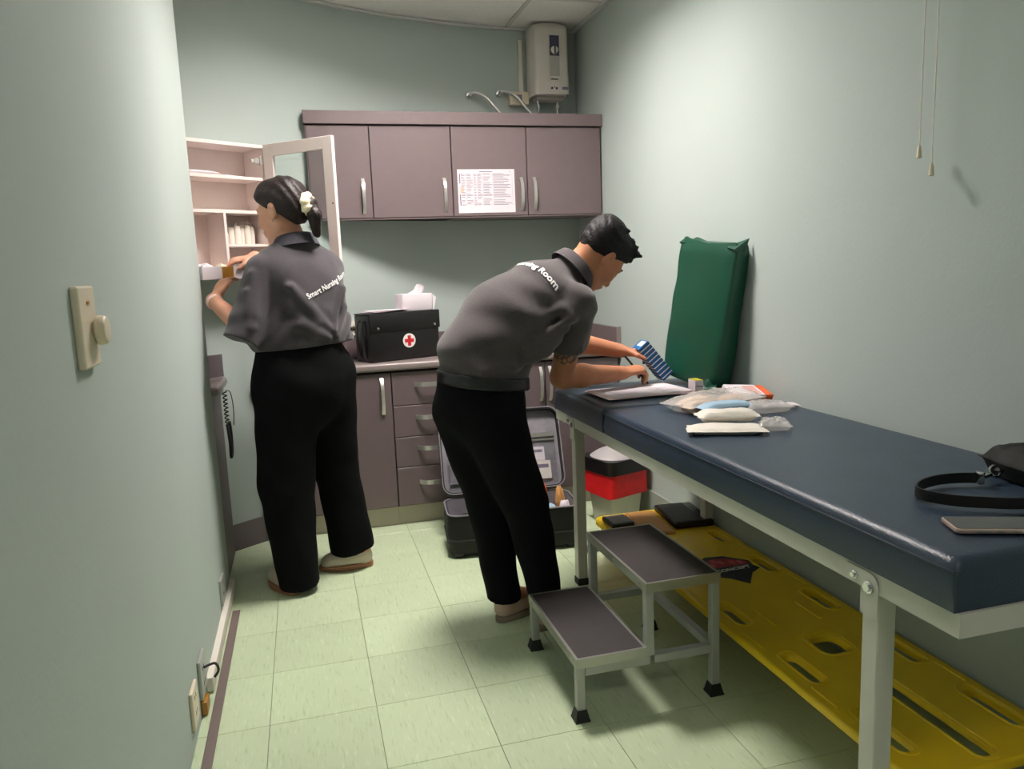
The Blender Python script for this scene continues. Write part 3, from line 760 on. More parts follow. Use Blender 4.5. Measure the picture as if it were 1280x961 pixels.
# moulded rims and ribs
m = MB()
for hps in holes[:-1]:
    cx = sum(p[0] for p in hps)/len(hps); cy = sum(p[1] for p in hps)/len(hps)
    ring = []
    for p in hps:
        dv = Vector((p[0]-cx, p[1]-cy)); dv2 = dv*(1+.016/max(dv.length, .02)); ring.append((cx+dv2.x, cy+dv2.y, .179))
    m.tube(ring, .0045, 6, closed=True)
for x in (1.30, 1.452):
    for y in (1.95, 2.55): m.tube([(x, y-.06, .179), (x, y+.06, .179)], .005, 6)
for x in (1.175, 1.583):
    for y in (1.52, 1.84, 2.17, 2.48): m.tube([(x+.012*(1 if x < 1.3 else -1), y-.05, .179), (x+.012*(1 if x < 1.3 else -1), y+.05, .179)], .005, 6)
m.build('moulded_ribs', 'yellow', sb, smooth=True)
emb = [(1.30, 2.40), (1.37, 2.45), (1.44, 2.44), (1.508, 2.37), (1.498, 2.33), (1.508, 2.30), (1.46, 2.27), (1.40, 2.19), (1.36, 2.25), (1.29, 2.30), (1.315, 2.35)]
e1 = MB().prism(emb, .1801, .1812).build('emblem', mat('emblem_navy', (34, 34, 56), rough=.5), sb)
emb2 = [(1.32, 2.345), (1.335, 2.395), (1.38, 2.425), (1.44, 2.415), (1.495, 2.365), (1.487, 2.345)]
MB().prism(emb2, .1813, .1817).build('emblem_red', mat('emblem_red', (176, 40, 60), rough=.5), e1)
m2 = MB()
for i, (x, y) in enumerate(((1.36, 2.37), (1.40, 2.385), (1.44, 2.375), (1.468, 2.368), (1.38, 2.40))):
    m2.prism(slot(x, y, .02, .034), .1818, .1821)
m2.build('emblem_pattern', mat('emblem_pink', (206, 90, 110), rough=.5), e1)
tm = text_mesh('CONCEPT', .030, .0003, .0008)
tm.transform(Matrix.Translation((1.412, 2.318, .1818)) @ Matrix.Rotation(.06, 4, 'Z'))
link_mesh('emblem_lettering', tm, 'white', e1)

t = thing('tablet_case', 'black case with a row of studs lying on the end of the yellow board', 'case', (1.51, 2.88, .181))
cx = frame_xf((1.512, 2.885, .1815), (1, -.10, 0), (.10, 1, 0), (0, 0, 1))
MB().box((-.085, -.13, 0), (.085, .13, .028), bevel=.008, seg=3, xf=cx).build('shell', 'black_p', t, smooth=40)
MB().box((-.078, -.12, .0281), (.04, .12, .0295), xf=cx).build('pad', 'rubber', t)
for k in range(4): MB().cyl(cx @ Vector((.062, -.10+.055*k, .028)), cx @ Vector((.062, -.10+.055*k, .031)), .005, n=10).build('stud', 'chrome', t)
cx = frame_xf((1.352, 2.88, .1815), (1, -.12, 0), (.12, 1, 0), (0, 0, 1))
t = thing('card_folder', 'tan card folder lying between the black cases on the yellow board', 'folder', (1.352, 2.88, .1815))
MB().box((-.068, -.15, 0), (.062, .14, .006), bevel=.001, xf=cx).build('cover', 'tan', t); MB().box((-.06, -.14, .0062), (.055, .132, .0085), xf=cx).build('flap', 'tan', t)
t = thing('document_wallet', 'small black wallet on the corner of the yellow board by the bin', 'wallet', (1.235, 2.95, .1815))
MB().box((1.175, 2.86, .1815), (1.276, 2.98, .202), bevel=.005, seg=2).build('cover', 'black_p', t); MB().box((1.185, 2.87, .2021), (1.268, 2.97, .204)).build('inset', 'lining', t)

# ------------------------------------------------------------------ step stool
st = thing('step_stool', 'two-step grey metal stool with dark ribbed treads beside the bed', 'step stool', (.88, 2.12, 0))
sx0, sxm, sx1, sy0, sy1 = .658, .885, 1.108, 1.887, 2.352
def leg(x, y, z1):
    q = .0125
    o = MB().box((x-q, y-q, .02), (x+q, y+q, z1), bevel=.0025).build('leg', 'grey_m', st)
    MB().prism([(x-.022, y-.022), (x+.022, y-.022), (x+.022, y+.022), (x-.022, y+.022)], .0005, .006).build('foot_pad', 'rubber', o)
    MB()._add([(x-.021, y-.021, .005), (x+.021, y-.021, .005), (x+.021, y+.021, .005), (x-.021, y+.021, .005), (x-.0145, y-.0145, .034), (x+.0145, y-.0145, .034), (x+.0145, y+.0145, .034), (x-.0145, y+.0145, .034)], [(3, 2, 1, 0), (4, 5, 6, 7), (0, 1, 5, 4), (1, 2, 6, 5), (2, 3, 7, 6), (3, 0, 4, 7)]).build('rubber_foot', 'rubber', o)
for y in (sy0+.014, sy1-.014):
    leg(sx0+.014, y, .16); leg(sx1-.014, y, .352)
    MB().box((sxm-.0125, y-.0125, .16), (sxm+.0125, y+.0125, .352), bevel=.0025).build('riser_post', 'grey_m', st)
    MB().box((sxm+.0125, y-.0125, .135), (sx1-.027, y+.0125, .16), bevel=.002).build('side_bar', 'grey_m', st)
    MB().box((sx0+.027, y-.0125, .135), (sxm-.0, y+.0125, .1605), bevel=.002).build('side_bar', 'grey_m', st)
MB().box((sx1-.027, sy0+.027, .135), (sx1-.002, sy1-.027, .16), bevel=.002).build('back_bar', 'grey_m', st)
for x0, x1, z in ((sx0, sxm-.012, .187), (sxm-.013, sx1, .378)):
    m = MB(); m.box((x0, sy0, z-.027), (x1, sy0+.003, z)); m.box((x0, sy1-.003, z-.027), (x1, sy1, z)); m.box((x0, sy0+.003, z-.027), (x0+.003, sy1-.003, z)); m.box((x1-.003, sy0+.003, z-.027), (x1, sy1-.003, z))
    m.box((x0, sy0, z), (x1, sy0+.008, z+.0015)); m.box((x0, sy1-.008, z), (x1, sy1, z+.0015)); m.box((x0, sy0+.008, z), (x0+.008, sy1-.008, z+.0015)); m.box((x1-.008, sy0+.008, z), (x1, sy1-.008, z+.0015))
    for yy_ in (sy0+.04, sy1-.04, (sy0+sy1)/2): m.cyl((x0, yy_, z-.013), (x0-.002, yy_, z-.013), .003, n=8)
    e = m.build('tread_edge', 'alu', st)
    m = MB().box((x0+.008, sy0+.008, z-.012), (x1-.008, sy1-.008, z+.0008)); o = m.build('tread', 'tread', st)
    r_ = MB(); n = int((x1-x0-.02)/.0055)
    for k in range(n): r_.box((x0+.010+k*.0055, sy0+.010, z+.0008), (x0+.0125+k*.0055, sy1-.010, z+.0016))
    r_.build('ribs', 'tread', o)

# ------------------------------------------------------------------ pedal bin
bn = thing('waste_bin', 'beige bin with red liner and black-rimmed grey lid, beyond the bed', 'bin', (1.445, 3.47, 0), .30)
def lo_prism(pts0, z0, pts1, z1, name, material, parent, smooth=40):
    n = len(pts0); v = [(p[0], p[1], z0) for p in pts0]+[(p[0], p[1], z1) for p in pts1]
    f = [tuple(range(n-1, -1, -1)), tuple(range(n, 2*n))]+[(i, (i+1) % n, n+(i+1) % n, n+i) for i in range(n)]
    return MB()._add(v, f).build(name, material, parent, smooth=smooth, world=False)
lo_prism(rrect(.17, .17, .025), .001, rrect(.23, .22, .03), .27, 'body', 'binbody', bn)
def liner(u, v_):
    n = 60; k = u; P_ = rrect(.236+.012*(1-v_), .226+.012*(1-v_), .03, 16); q = P_[int(u*len(P_)) % len(P_)]
    z = .155+.125*v_+.012*mnoise.noise(Vector((q[0]*16, q[1]*16, v_*2)))*(1-v_)
    s = 1+.02*mnoise.noise(Vector((q[0]*25, q[1]*25, v_*4)))
    return Vector((q[0]*s, q[1]*s, z))
MB().grid(liner, 64, 8, True).build('red_liner', 'red_b', bn, smooth=60, world=False)
lo_prism(rrect(.25, .24, .035), .265, rrect(.262, .25, .045), .335, 'rim', 'black_p', bn)
def lid(u, v_):
    P_ = rrect(.24, .225, .10, 14); q = P_[int(u*len(P_)) % len(P_)]
    s = 1-v_*.999; return Vector((q[0]*s, q[1]*s, .336+.045*(1-(1-v_)**2)**.0*(1-s**2.2)))
ld = MB().grid(lid, 56, 10, True).build('lid', 'binlid', bn, smooth=60, world=False)
MB().box((-.035, -.14, .012), (.035, -.075, .022), bevel=.004).build('pedal', 'black_p', bn, world=False)

# ------------------------------------------------------------------ open suitcase
sc = thing('suitcase', 'open black soft suitcase with grey lining, standing against the drawers', 'suitcase', (.86, 3.33, 0), -.10)
CW, CD, CH = .60, .27, .20
def local(mb, name, material, parent=sc, smooth=40): return mb.build(name, material, parent, smooth=smooth, world=False)
m = MB().prism(rrect(CW, CD, .05, 6), .025, .035); 
P0 = rrect(CW, CD, .05, 6); P1 = rrect(CW-.016, CD-.016, .045, 6)
n = len(P0); v = []; f = []
lev = [(rrect(CW-.03, CD-.03, .05, 6), .012), (P0, .035), (rrect(CW+.01, CD+.01, .055, 6), .11), (P0, CH), (P1, CH), (P1, .05)]
for pp, z in lev: v += [(p[0], p[1], z) for p in pp]
for i in range(len(lev)-1):
    for k in range(n): f.append((i*n+k, i*n+(k+1) % n, (i+1)*n+(k+1) % n, (i+1)*n+k))
f.append(tuple(range(n-1, -1, -1))); f.append(tuple(range((len(lev)-1)*n, len(lev)*n)))
cb = local(MB()._add(v, f), 'shell', 'black_f')
m = MB().tube([(p[0], p[1], CH) for p in P0], .0038, 6, closed=True); local(m, 'zip_edge', 'lining')
m = MB().tube([(p[0]*1.012, p[1]*1.02, .085) for p in P0], .004, 6, closed=True); local(m, 'piping', 'rubber')
P2 = rrect(CW-.018, CD-.018, .044, 6)
m = MB(); v = [(p[0], p[1], CH-.001) for p in P2]+[(p[0]*.98, p[1]*.96, .105) for p in P2]; nn = len(P2)
m._add(v, [(k, (k+1) % nn, nn+(k+1) % nn, nn+k) for k in range(nn)]+[tuple(range(nn, 2*nn))]); local(m, 'lining', 'lining')
for x in (-.26, .26):
    for y in (-.11,):
        m = MB().cyl((x-.02, y, .022), (x+.02, y, .022), .021, n=18, bevel=.003); local(m, 'caster', 'rubber')
m = MB().cyl((CW/2+.004, .02, .14), (CW/2+.022, .02, .14), .032, n=20, bevel=.004); w1 = local(m, 'wheel', 'rubber')
m = MB().cyl((CW/2+.0222, .02, .14), (CW/2+.0235, .02, .14), .019, n=20)
for k in range(6): a = k*PI/3; m.box((CW/2+.023, .02+.012*math.cos(a)-.002, .14+.012*math.sin(a)-.002), (CW/2+.025, .02+.012*math.cos(a)+.002, .14+.012*math.sin(a)+.002))
local(m, 'hub', 'alu', sc)
m = MB().box((-.09, -CD/2-.012, .185), (-.05, -CD/2+.002, .20), bevel=.003); local(m, 'zip_pull', 'chrome')
m = MB().tube(cat_rom([(-.08, -CD/2-.004, .10), (-.06, -CD/2-.022, .105), (.06, -CD/2-.022, .105), (.08, -CD/2-.004, .10)], 5), 0, flat=(.02, .006, (0, -1, 0))); local(m, 'carry_handle', 'rubber')
# lid leaning back against the drawers
la = .40
lxf = Matrix.Translation((0, CD/2+.012, CH+.012)) @ Matrix.Rotation(PI/2-la, 4, 'X')
LH = .40
LP0 = rrect(CW, LH, .05, 6, (0, LH/2)); LP1 = rrect(CW-.02, LH-.02, .042, 6, (0, LH/2))
lv = [(rrect(CW-.04, LH-.04, .05, 6, (0, LH/2)), -.045), (LP0, -.028), (LP0, .02), (LP1, .02), (LP1, -.022)]
v = []; f = []; n = len(LP0)
for pp, z in lv: v += [lxf @ Vector((p[0], p[1], z)) for p in pp]
for i in range(len(lv)-1):
    for k in range(n): f.append((i*n+k, i*n+(k+1) % n, (i+1)*n+(k+1) % n, (i+1)*n+k))
f.append(tuple(range(n-1, -1, -1))); f.append(tuple(range((len(lv)-1)*n, len(lv)*n)))
ldm = local(MB()._add(v, f), 'lid', 'black_f')
m = MB().tube([lxf @ Vector((p[0], p[1], .021)) for p in rrect(CW-.004, LH-.004, .05, 6, (0, LH/2))], .0032, 6, closed=True); local(m, 'lid_zip', 'lining', ldm)
m = MB().prism(LP1, -.0215, -.016, xf=lxf); local(m, 'lid_lining', 'lining', ldm)
m = MB()
m.tube([lxf @ Vector((x, LH*.66, -.008)) for x in np.linspace(-.27, .27, 12)], 0, flat=(.02, .006, lxf.to_3x3() @ Vector((0, 0, 1))))
m.tube([lxf @ Vector((x, LH*.60, -.008)) for x in np.linspace(-.27, .27, 12)], 0, flat=(.006, .006, lxf.to_3x3() @ Vector((0, 0, 1)))); local(m, 'pocket_band', 'alu', ldm)
def lidpocket(u, v_):
    x = -.27+.54*u; y = .02+(LH*.58-.02)*v_
    return lxf @ Vector((x, y, -.012+.03*math.sin(PI*min(1, v_*1.0))**.6*(.6+.4*math.sin(PI*u))+.006*mnoise.noise(Vector((x*14, y*14, 1)))))
m = MB().grid(lidpocket, 24, 14); local(m, 'lid_pocket', glass_mat('clear_pocket_film', (.9, .9, .92, 1), .12), ldm, 60)
m = MB()
# packs in the lid pocket and in the case
scm = Matrix.Translation(sc.location) @ Matrix.Rotation(-.10, 4, 'Z')
for i, (x, y, w_, h_, mt, lab) in enumerate(((-.19, .14, .06, .09, 'paper', 'small white leaflet behind the clear lid pocket of the suitcase'), (-.235, .10, .05, .10, 'lining', 'grey pouch behind the clear lid pocket of the suitcase'), (.18, .17, .07, .07, 'paper', 'white gauze pack upper in the suitcase lid pocket'), (.20, .09, .08, .09, 'gauze', 'cream gauze pack lower in the suitcase lid pocket'))):
    x0 = scm @ lxf @ Matrix.Translation((x, y, -.014))
    t = thing('gauze_pack', lab, 'pack', x0.translation, group='packs in the suitcase lid')
    MB().box((-w_/2, -h_/2, 0), (w_/2, h_/2, .010), bevel=.003, xf=x0).build('wrapper', mt, t)
    MB().box((-w_*.35, h_*.1, .0102), (w_*.35, h_*.3, .0106), xf=x0).build('print', 'print', t)
packs = [(.165, -.055, .10, .08, .05, 'pblue', 'pale blue sterile pack in the open suitcase'), (.247, -.055, .05, .06, .06, 'paper', 'white folded pack in the front corner of the suitcase'), (.247, .045, .045, .05, .08, 'tan', 'amber tan packet standing in the suitcase'), (-.20, .0, .11, .12, .03, 'black_f', 'folded black pouch at the empty end of the suitcase'), (.075, .02, .07, .12, .06, 'gauze', 'cream gauze bundle in the middle of the suitcase'), (-.05, .0, .12, .13, .06, 'paper', 'flat white bundle in the middle of the suitcase'), (.165, .055, .05, .04, .09, 'orange', 'small orange packet at the back of the suitcase')]
for i, (x, y, L_, W_, T_, mt, lab) in enumerate(packs):
    p = scm @ Vector((x, y, .107))
    pillow('medical_pack', lab, 'pack', p, L_, W_, T_*1.6, -.1+random.uniform(-.08, .08), mt, 20+i, group='packs in the suitcase')

# ------------------------------------------------------------------ things on the worktop
fa = thing('first_aid_bag', 'black first-aid bag with a red cross badge on the worktop', 'bag', (.46, 3.95, .839), .375)
FL, FD, FH = .40, .16, .235
def floc(mb, name, material, parent=fa, smooth=40): return mb.build(name, material, parent, smooth=smooth, world=False)
floc(MB().box((-FL/2, -FD/2, 0), (FL/2, FD/2, FH), bevel=.008, seg=3), 'body', 'black_l')
floc(MB().box((-FL/2+.004, -FD/2-.005, FH-.085), (FL/2+.004, -FD/2-.0005, FH+.004), bevel=.003), 'flap', 'black_l')
floc(MB().box((-FL/2-.002, -FD/2-.004, FH+.0005), (FL/2+.004, FD/2, FH+.006), bevel=.003), 'top_cover', 'black_l')
for x in (-.155, .17): floc(MB().cyl((x, -FD/2-.005, FH-.068), (x, -FD/2-.010, FH-.068), .007, n=14, bevel=.001), 'snap_button', 'chrome')
bx = Matrix(((1, 0, 0, .02), (0, 0, -1, -FD/2-.0005), (0, 1, 0, .095), (0, 0, 0, 1)))
m = MB(); m.prism([(.036*math.cos(2*PI*k/32), .036*math.sin(2*PI*k/32)) for k in range(32)], 0, .0015, xf=bx); bg = floc(m, 'badge', 'white')
m = MB(); a, b = .026, .009
m.prism([(-b, -a), (b, -a), (b, -b), (a, -b), (a, b), (b, b), (b, a), (-b, a), (-b, b), (-a, b), (-a, -b), (-b, -b)], .0016, .0026, xf=bx); floc(m, 'red_cross', 'red', bg)
for yy_ in (-.035, .03): floc(MB().tube(cat_rom([(-FL/2, yy_, .02), (-FL/2-.010, yy_, .06), (-FL/2-.018, yy_*.8, .15), (-FL/2-.010, yy_*.8, .20), (-FL/2, yy_*.8, .205)], 6), 0, flat=(.022, .005, (-1, 0, .2))), 'side_strap', 'black_l')
fam = Matrix.Translation(fa.location) @ Matrix.Rotation(.375, 4, 'Z'); ZB = .839+FH+.0065
tb = thing('tissue_box', 'white tissue box with a pulled-up tissue, on top of the black bag', 'tissue box', fam @ Vector((.105, .0, FH+.0065)), .30)
def tloc(mb, name, material, smooth=40): return mb.build(name, material, tb, smooth=smooth, world=False)
tloc(MB().prism(rrect(.17, .10, .01), 0, .085, bevel=.003), 'carton', 'paper')
tloc(MB()._add([(.085, -.048, .08), (.105, -.05, .062), (.09, -.05, .0), (.0852, -.048, 0)], [(0, 1, 2, 3)]), 'loose_flap', 'paper')
def tis(u, v_):
    a = u*2*PI; r = .030*(1-v_*.65)+.008*math.sin(3*a+v_*3)
    return Vector((.01+r*math.cos(a)*1.3+.03*v_, r*math.sin(a)*.5, .0845+.042*v_+.008*math.sin(2*a)*v_))
tloc(MB().grid(tis, 24, 7, True), 'tissue', 'paper', 60)
for i, (x, y, a, L_, W_, mt, lab) in enumerate(((-.09, .0, .0, .19, .12, 'print', 'mauve-printed leaflet at the bottom of papers on the black bag'), (-.075, -.005, .15, .19, .12, 'paper_p', 'pink-edged leaflet in the papers on the black bag'), (-.06, .005, -.1, .20, .12, 'paper', 'white leaflet on top of the papers on the black bag'))):
    t = thing('leaflet', lab, 'paper', fam @ Vector((x, y, FH+.0065+.004*i)), .375+a, group='leaflets on the first-aid bag')
    def lf(u, v_, i=i, L_=L_, W_=W_): return Vector((-L_/2+L_*u, -W_/2+W_*v_, .0015+.0015*(1-math.cos(u*3+i))*u))
    m = MB().grid(lf, 8, 4); m.build('sheet', mt, t, smooth=True, world=False)
    MB().box((-L_*.3, -W_*.46, .0016), (L_*.1, -W_*.40, .0022)).build('print', ['red', 'print_d', 'print'][i], t, world=False)

# ------------------------------------------------------------------ things on the bed
ZS = ZT+.001
# green wedge pad leaning on the right wall
gp = thing('green_cushion', 'tall green vinyl pad leaning against the wall on the bed', 'cushion', (1.5, 2.75, ZS))
base_c = Vector((1.497, 2.745, ZS+.012)); top_c = Vector((1.547, 2.68, ZS+.552))
up_ = (top_c-base_c).normalized(); sd_ = Vector((.30, -1, 0)).normalized(); sd_ = (sd_-up_*sd_.dot(up_)).normalized(); nr_ = sd_.cross(up_).normalized()
if nr_.x > 0: nr_ = -nr_
GW, GT, GH = .30, .105, (top_c-base_c).length
def gpt(a, b, c): return base_c+sd_*a+nr_*b+up_*c
v = []; f = []; N1, N2 = 14, 20
def se(t, e): return math.copysign(abs(t)**e, t)
ring = 48
for j in range(27):
    q = j/26; hgt = GH*q
    endf = min(1, min(q, 1-q)/.035); rr = .90+.10*endf**.5
    for k in range(ring):
        a = 2*PI*k/ring; ca, sa = se(math.cos(a), .28), se(math.sin(a), .28)
        wd = GW/2*rr*(1+.01*math.sin(q*9)); tk = GT/2*rr*(1-.25*q+.10*math.sin(PI*q))
        bulge = .006*mnoise.noise(Vector((ca*1.5, sa*1.5, q*5)))
        corner = (abs(ca)*abs(sa))**3*(.022 if q > .97 else (.01 if q < .03 else 0))
        v.append(gpt(ca*(wd+bulge+corner*.4), sa*(tk+bulge), hgt+corner*1.2))
for j in range(26):
    for k in range(ring): f.append((j*ring+k, j*ring+(k+1) % ring, (j+1)*ring+(k+1) % ring, (j+1)*ring+k))
f += [tuple(range(ring-1, -1, -1)), tuple(range(26*ring, 27*ring))]
MB()._add(v, f).build('pad', 'green_v', gp, smooth=55)
m = MB()
m._add([gpt(GW/2-.05, .045, GH-.006), gpt(GW/2-.004, .05, GH-.01), gpt(GW/2+.006, -.01, GH+.035), gpt(GW/2-.03, .02, GH+.012), gpt(GW/2-.004, .0, GH-.04)], [(0, 1, 3), (1, 2, 3), (1, 4, 2), (0, 3, 2, 4)])
m.build('corner_fold', 'green_v', gp); m = MB()
m._add([gpt(-GW/2+.05, .04, GH-.006), gpt(-GW/2+.002, .045, GH-.01), gpt(-GW/2-.002, -.0, GH+.016), gpt(-GW/2+.03, .01, GH+.008), gpt(-GW/2+.0, .0, GH-.03)], [(0, 1, 3), (1, 2, 3), (1, 4, 2), (0, 3, 2, 4)])
m.build('corner_fold', 'green_v', gp)
def fold(u, v_):
    p = gpt(GW/2-.11+.125*u, .044+.032*v_*math.sin(PI*u)**.5+.004*math.sin(u*14), .045*(1-v_)**1.5*math.sin(PI*u)**.6+.006*math.sin(u*11+v_*5)*(1-v_))
    p.z = max(p.z, ZS+.001+.012*(1-v_)*math.sin(PI*u)); return p
MB().grid(fold, 22, 9).build('loose_cover', 'green_v', gp, smooth=60)

# small yellow and white carton
t = thing('small_carton', 'tiny white carton with yellow-green top on the head cushion', 'box', (1.425, 2.61, ZS), -.05)
MB().box((-.0165, -.03, 0), (.0165, .03, .042), bevel=.0008).build('carton', 'paper', t, world=False)
MB().box((-.0163, -.0298, .0421), (.0163, .0298, .0428)).build('printed_top', 'yelgreen', t, world=False)
MB().box((-.012, -.0306, .018), (.012, -.0301, .022)).build('print', 'print', t, world=False)
# papers being filled in
for i, (x, y, a, L_, W_, mt, lab) in enumerate(((1.215, 2.66, .04, .36, .235, 'paper_p', 'pink-edged form at the bottom of the papers being written on'), (1.225, 2.675, .10, .34, .225, 'paper', 'white form on top of the papers being written on'))):
    t = thing('form_sheet', lab, 'paper', (x, y, ZS+.002+.0025*i), a, group='forms on the head cushion')
    def lf(u, v_, L_=L_, W_=W_, i=i): return Vector((-L_/2+L_*u, -W_/2+W_*v_, .003+.003*math.sin(u*5+i)*u*(1-v_)))
    MB().grid(lf, 12, 6).build('sheet', mt, t, smooth=True, world=False)
    m = MB()
    for k in range(9): m.box((-L_*.42, -W_*.38+k*.02, .0062), (L_*(.1+.3*random.random()), -W_*.38+k*.02+.0012, .0064))
    m.build('print', 'print', t, world=False)

# bags and packets of dressings
pillow('dressing_bag', 'clear bag stuffed with beige bandages on the bed', 'bag', (1.305, 2.268, ZS), .34, .15, .052, .25, 'poly', 31, .5)
for i, (x, y, a, L_, W_, T_) in enumerate(((1.225, 2.215, .25, .12, .05, .034), (1.255, 2.285, .25, .16, .05, .036), (1.385, 2.295, .25, .09, .06, .030))):
    pillow('bandage_bundle', ['short folded beige bandage inside the clear bag on the bed', 'long folded beige bandage inside the clear bag on the bed', 'folded beige bandage in the bag beside the orange packet'][i], 'bandage', (x, y, ZS+.002), L_, W_, T_, a, 'band', 41+i, .3, group='bandages in the clear bag')
t = thing('dressing_packet', 'orange and white printed packet at the far end of the bandage bag', 'packet', (1.49, 2.36, ZS), .12)
px = Matrix.Translation((1.497, 2.375, ZS+.012)) @ Matrix.Rotation(.10, 4, 'Z') @ Matrix.Rotation(.10, 4, 'Y') @ Matrix.Rotation(.35, 4, 'X')
MB().box((-.085, -.04, 0), (.05, .04, .022), bevel=.005, xf=px).build('wrapper', 'paper', t); MB().box((.05, -.04, 0), (.085, .04, .021), bevel=.005, xf=px).build('orange_end', 'orange', t)
m = MB()
for k in range(5): m.box((-.02+.001*k, -.03+.012*k, .0222), (.035, -.026+.012*k, .0228), xf=px)
m.box((-.02, -.0405, .005), (.045, -.0401, .010), xf=px); m.build('print', 'orange', t)
pillow('dressing_packet', 'pale blue and clear packet lying over the bandage bag', 'packet', (1.275, 2.150, ZS+.012), .19, .07, .030, .05, 'pblue', 51, .2)
pillow('dressing_packet', 'crumpled grey plastic packet with a pointed clear end', 'packet', (1.41, 2.125, ZS), .15, .075, .036, -.12, 'poly', 52, .4)
pillow('syringe_packet', 'narrow clear packet pointing away from the grey plastic packet', 'packet', (1.49, 2.165, ZS), .12, .035, .016, -.25, 'paper', 53, .2)
pillow('gauze_packet', 'white gauze pouch lying lowest, nearest the bed edge', 'packet', (1.140, 1.915, ZS), .22, .10, .022, -.42, 'gauze', 54, .2)
pillow('gauze_packet', 'white gauze pouch lying on top of another white pouch', 'packet', (1.185, 1.985, ZS+.018), .18, .085, .034, -.30, 'gauze', 55, .25)
pillow('film_pouch', 'empty clear film pouch at the end of the white gauze pouches', 'packet', (1.285, 1.895, ZS), .09, .08, .03, -.5, 'poly', 56, .5)

# phone, strap and bag at the foot of the bed
t = thing('phone', 'rose-gold phone lying face up on the foot of the bed', 'phone', (1.11, 1.01, ZS), -.35)
ph = frame_xf((1.148, 1.040, ZS), Vector((.92, -.38, 0)), Vector((.38, .92, 0)), (0, 0, 1))
MB().prism(rrect(.145, .07, .009), 0, .0085, bevel=.002, xf=ph).build('case', 'rose', t, smooth=40)
MB().prism(rrect(.139, .064, .007), .0086, .0092, xf=ph).build('screen', 'screen', t)
for a, b in ((-.04, -.015), (-.008, .006), (.02, .034)): MB().box((a, -.0362, .003), (b, -.0349, .006), xf=ph).build('side_key', 'alu', t)
t = thing('strap', 'black leather strap looped on the bed with a steel clasp', 'strap', (1.2, 1.2, ZS))
pth = cat_rom([(1.335, 1.245, ZS+.017), (1.30, 1.262, ZS+.0165), (1.25, 1.268, ZS+.016), (1.195, 1.252, ZS+.016), (1.155, 1.222, ZS+.016), (1.15, 1.185, ZS+.016), (1.175, 1.145, ZS+.016), (1.215, 1.115, ZS+.016), (1.265, 1.088, ZS+.016), (1.32, 1.085, ZS+.016), (1.40, 1.10, ZS+.016), (1.46, 1.12, ZS+.016)], 6)
MB().tube(pth, 0, flat=(.004, .022, (0, 0, 1))).build('strap_band', 'black_l', t, smooth=40)
m = MB().box((1.33, 1.236, ZS+.004), (1.342, 1.254, ZS+.030), bevel=.002); m.cyl((1.342, 1.246, ZS+.016), (1.372, 1.252, ZS+.018), .005, n=12)
rg = [(1.388+.014*math.cos(2*PI*k/14), 1.256+.004*math.sin(2*PI*k/14), ZS+.022+.012*math.sin(2*PI*k/14)) for k in range(14)]
m.tube(rg, .0026, 8, closed=True); m.build('clasp', 'chrome', t, smooth=40)
t = thing('hand_bag', 'dark green-black bag at the foot of the bed, clipped to strap', 'bag', (1.50, 1.24, ZS))
pillow('body', None, None, Vector((1.495, 1.235, ZS)), .19, .15, .075, -.2, 'olive_b', 61, .2, .45, parent=t)
MB().tube(cat_rom([(1.398, 1.258, ZS+.02), (1.425, 1.262, ZS+.036), (1.47, 1.26, ZS+.055)], 6), 0, flat=(.016, .004, (0, 0, 1))).build('tab', 'olive_b', t)
m = MB().tube(cat_rom([(1.41, 1.20, ZS+.034), (1.45, 1.19, ZS+.052), (1.52, 1.18, ZS+.07), (1.58, 1.18, ZS+.05)], 6), .0025, 6); m.build('piping', 'alu', t, smooth=True)

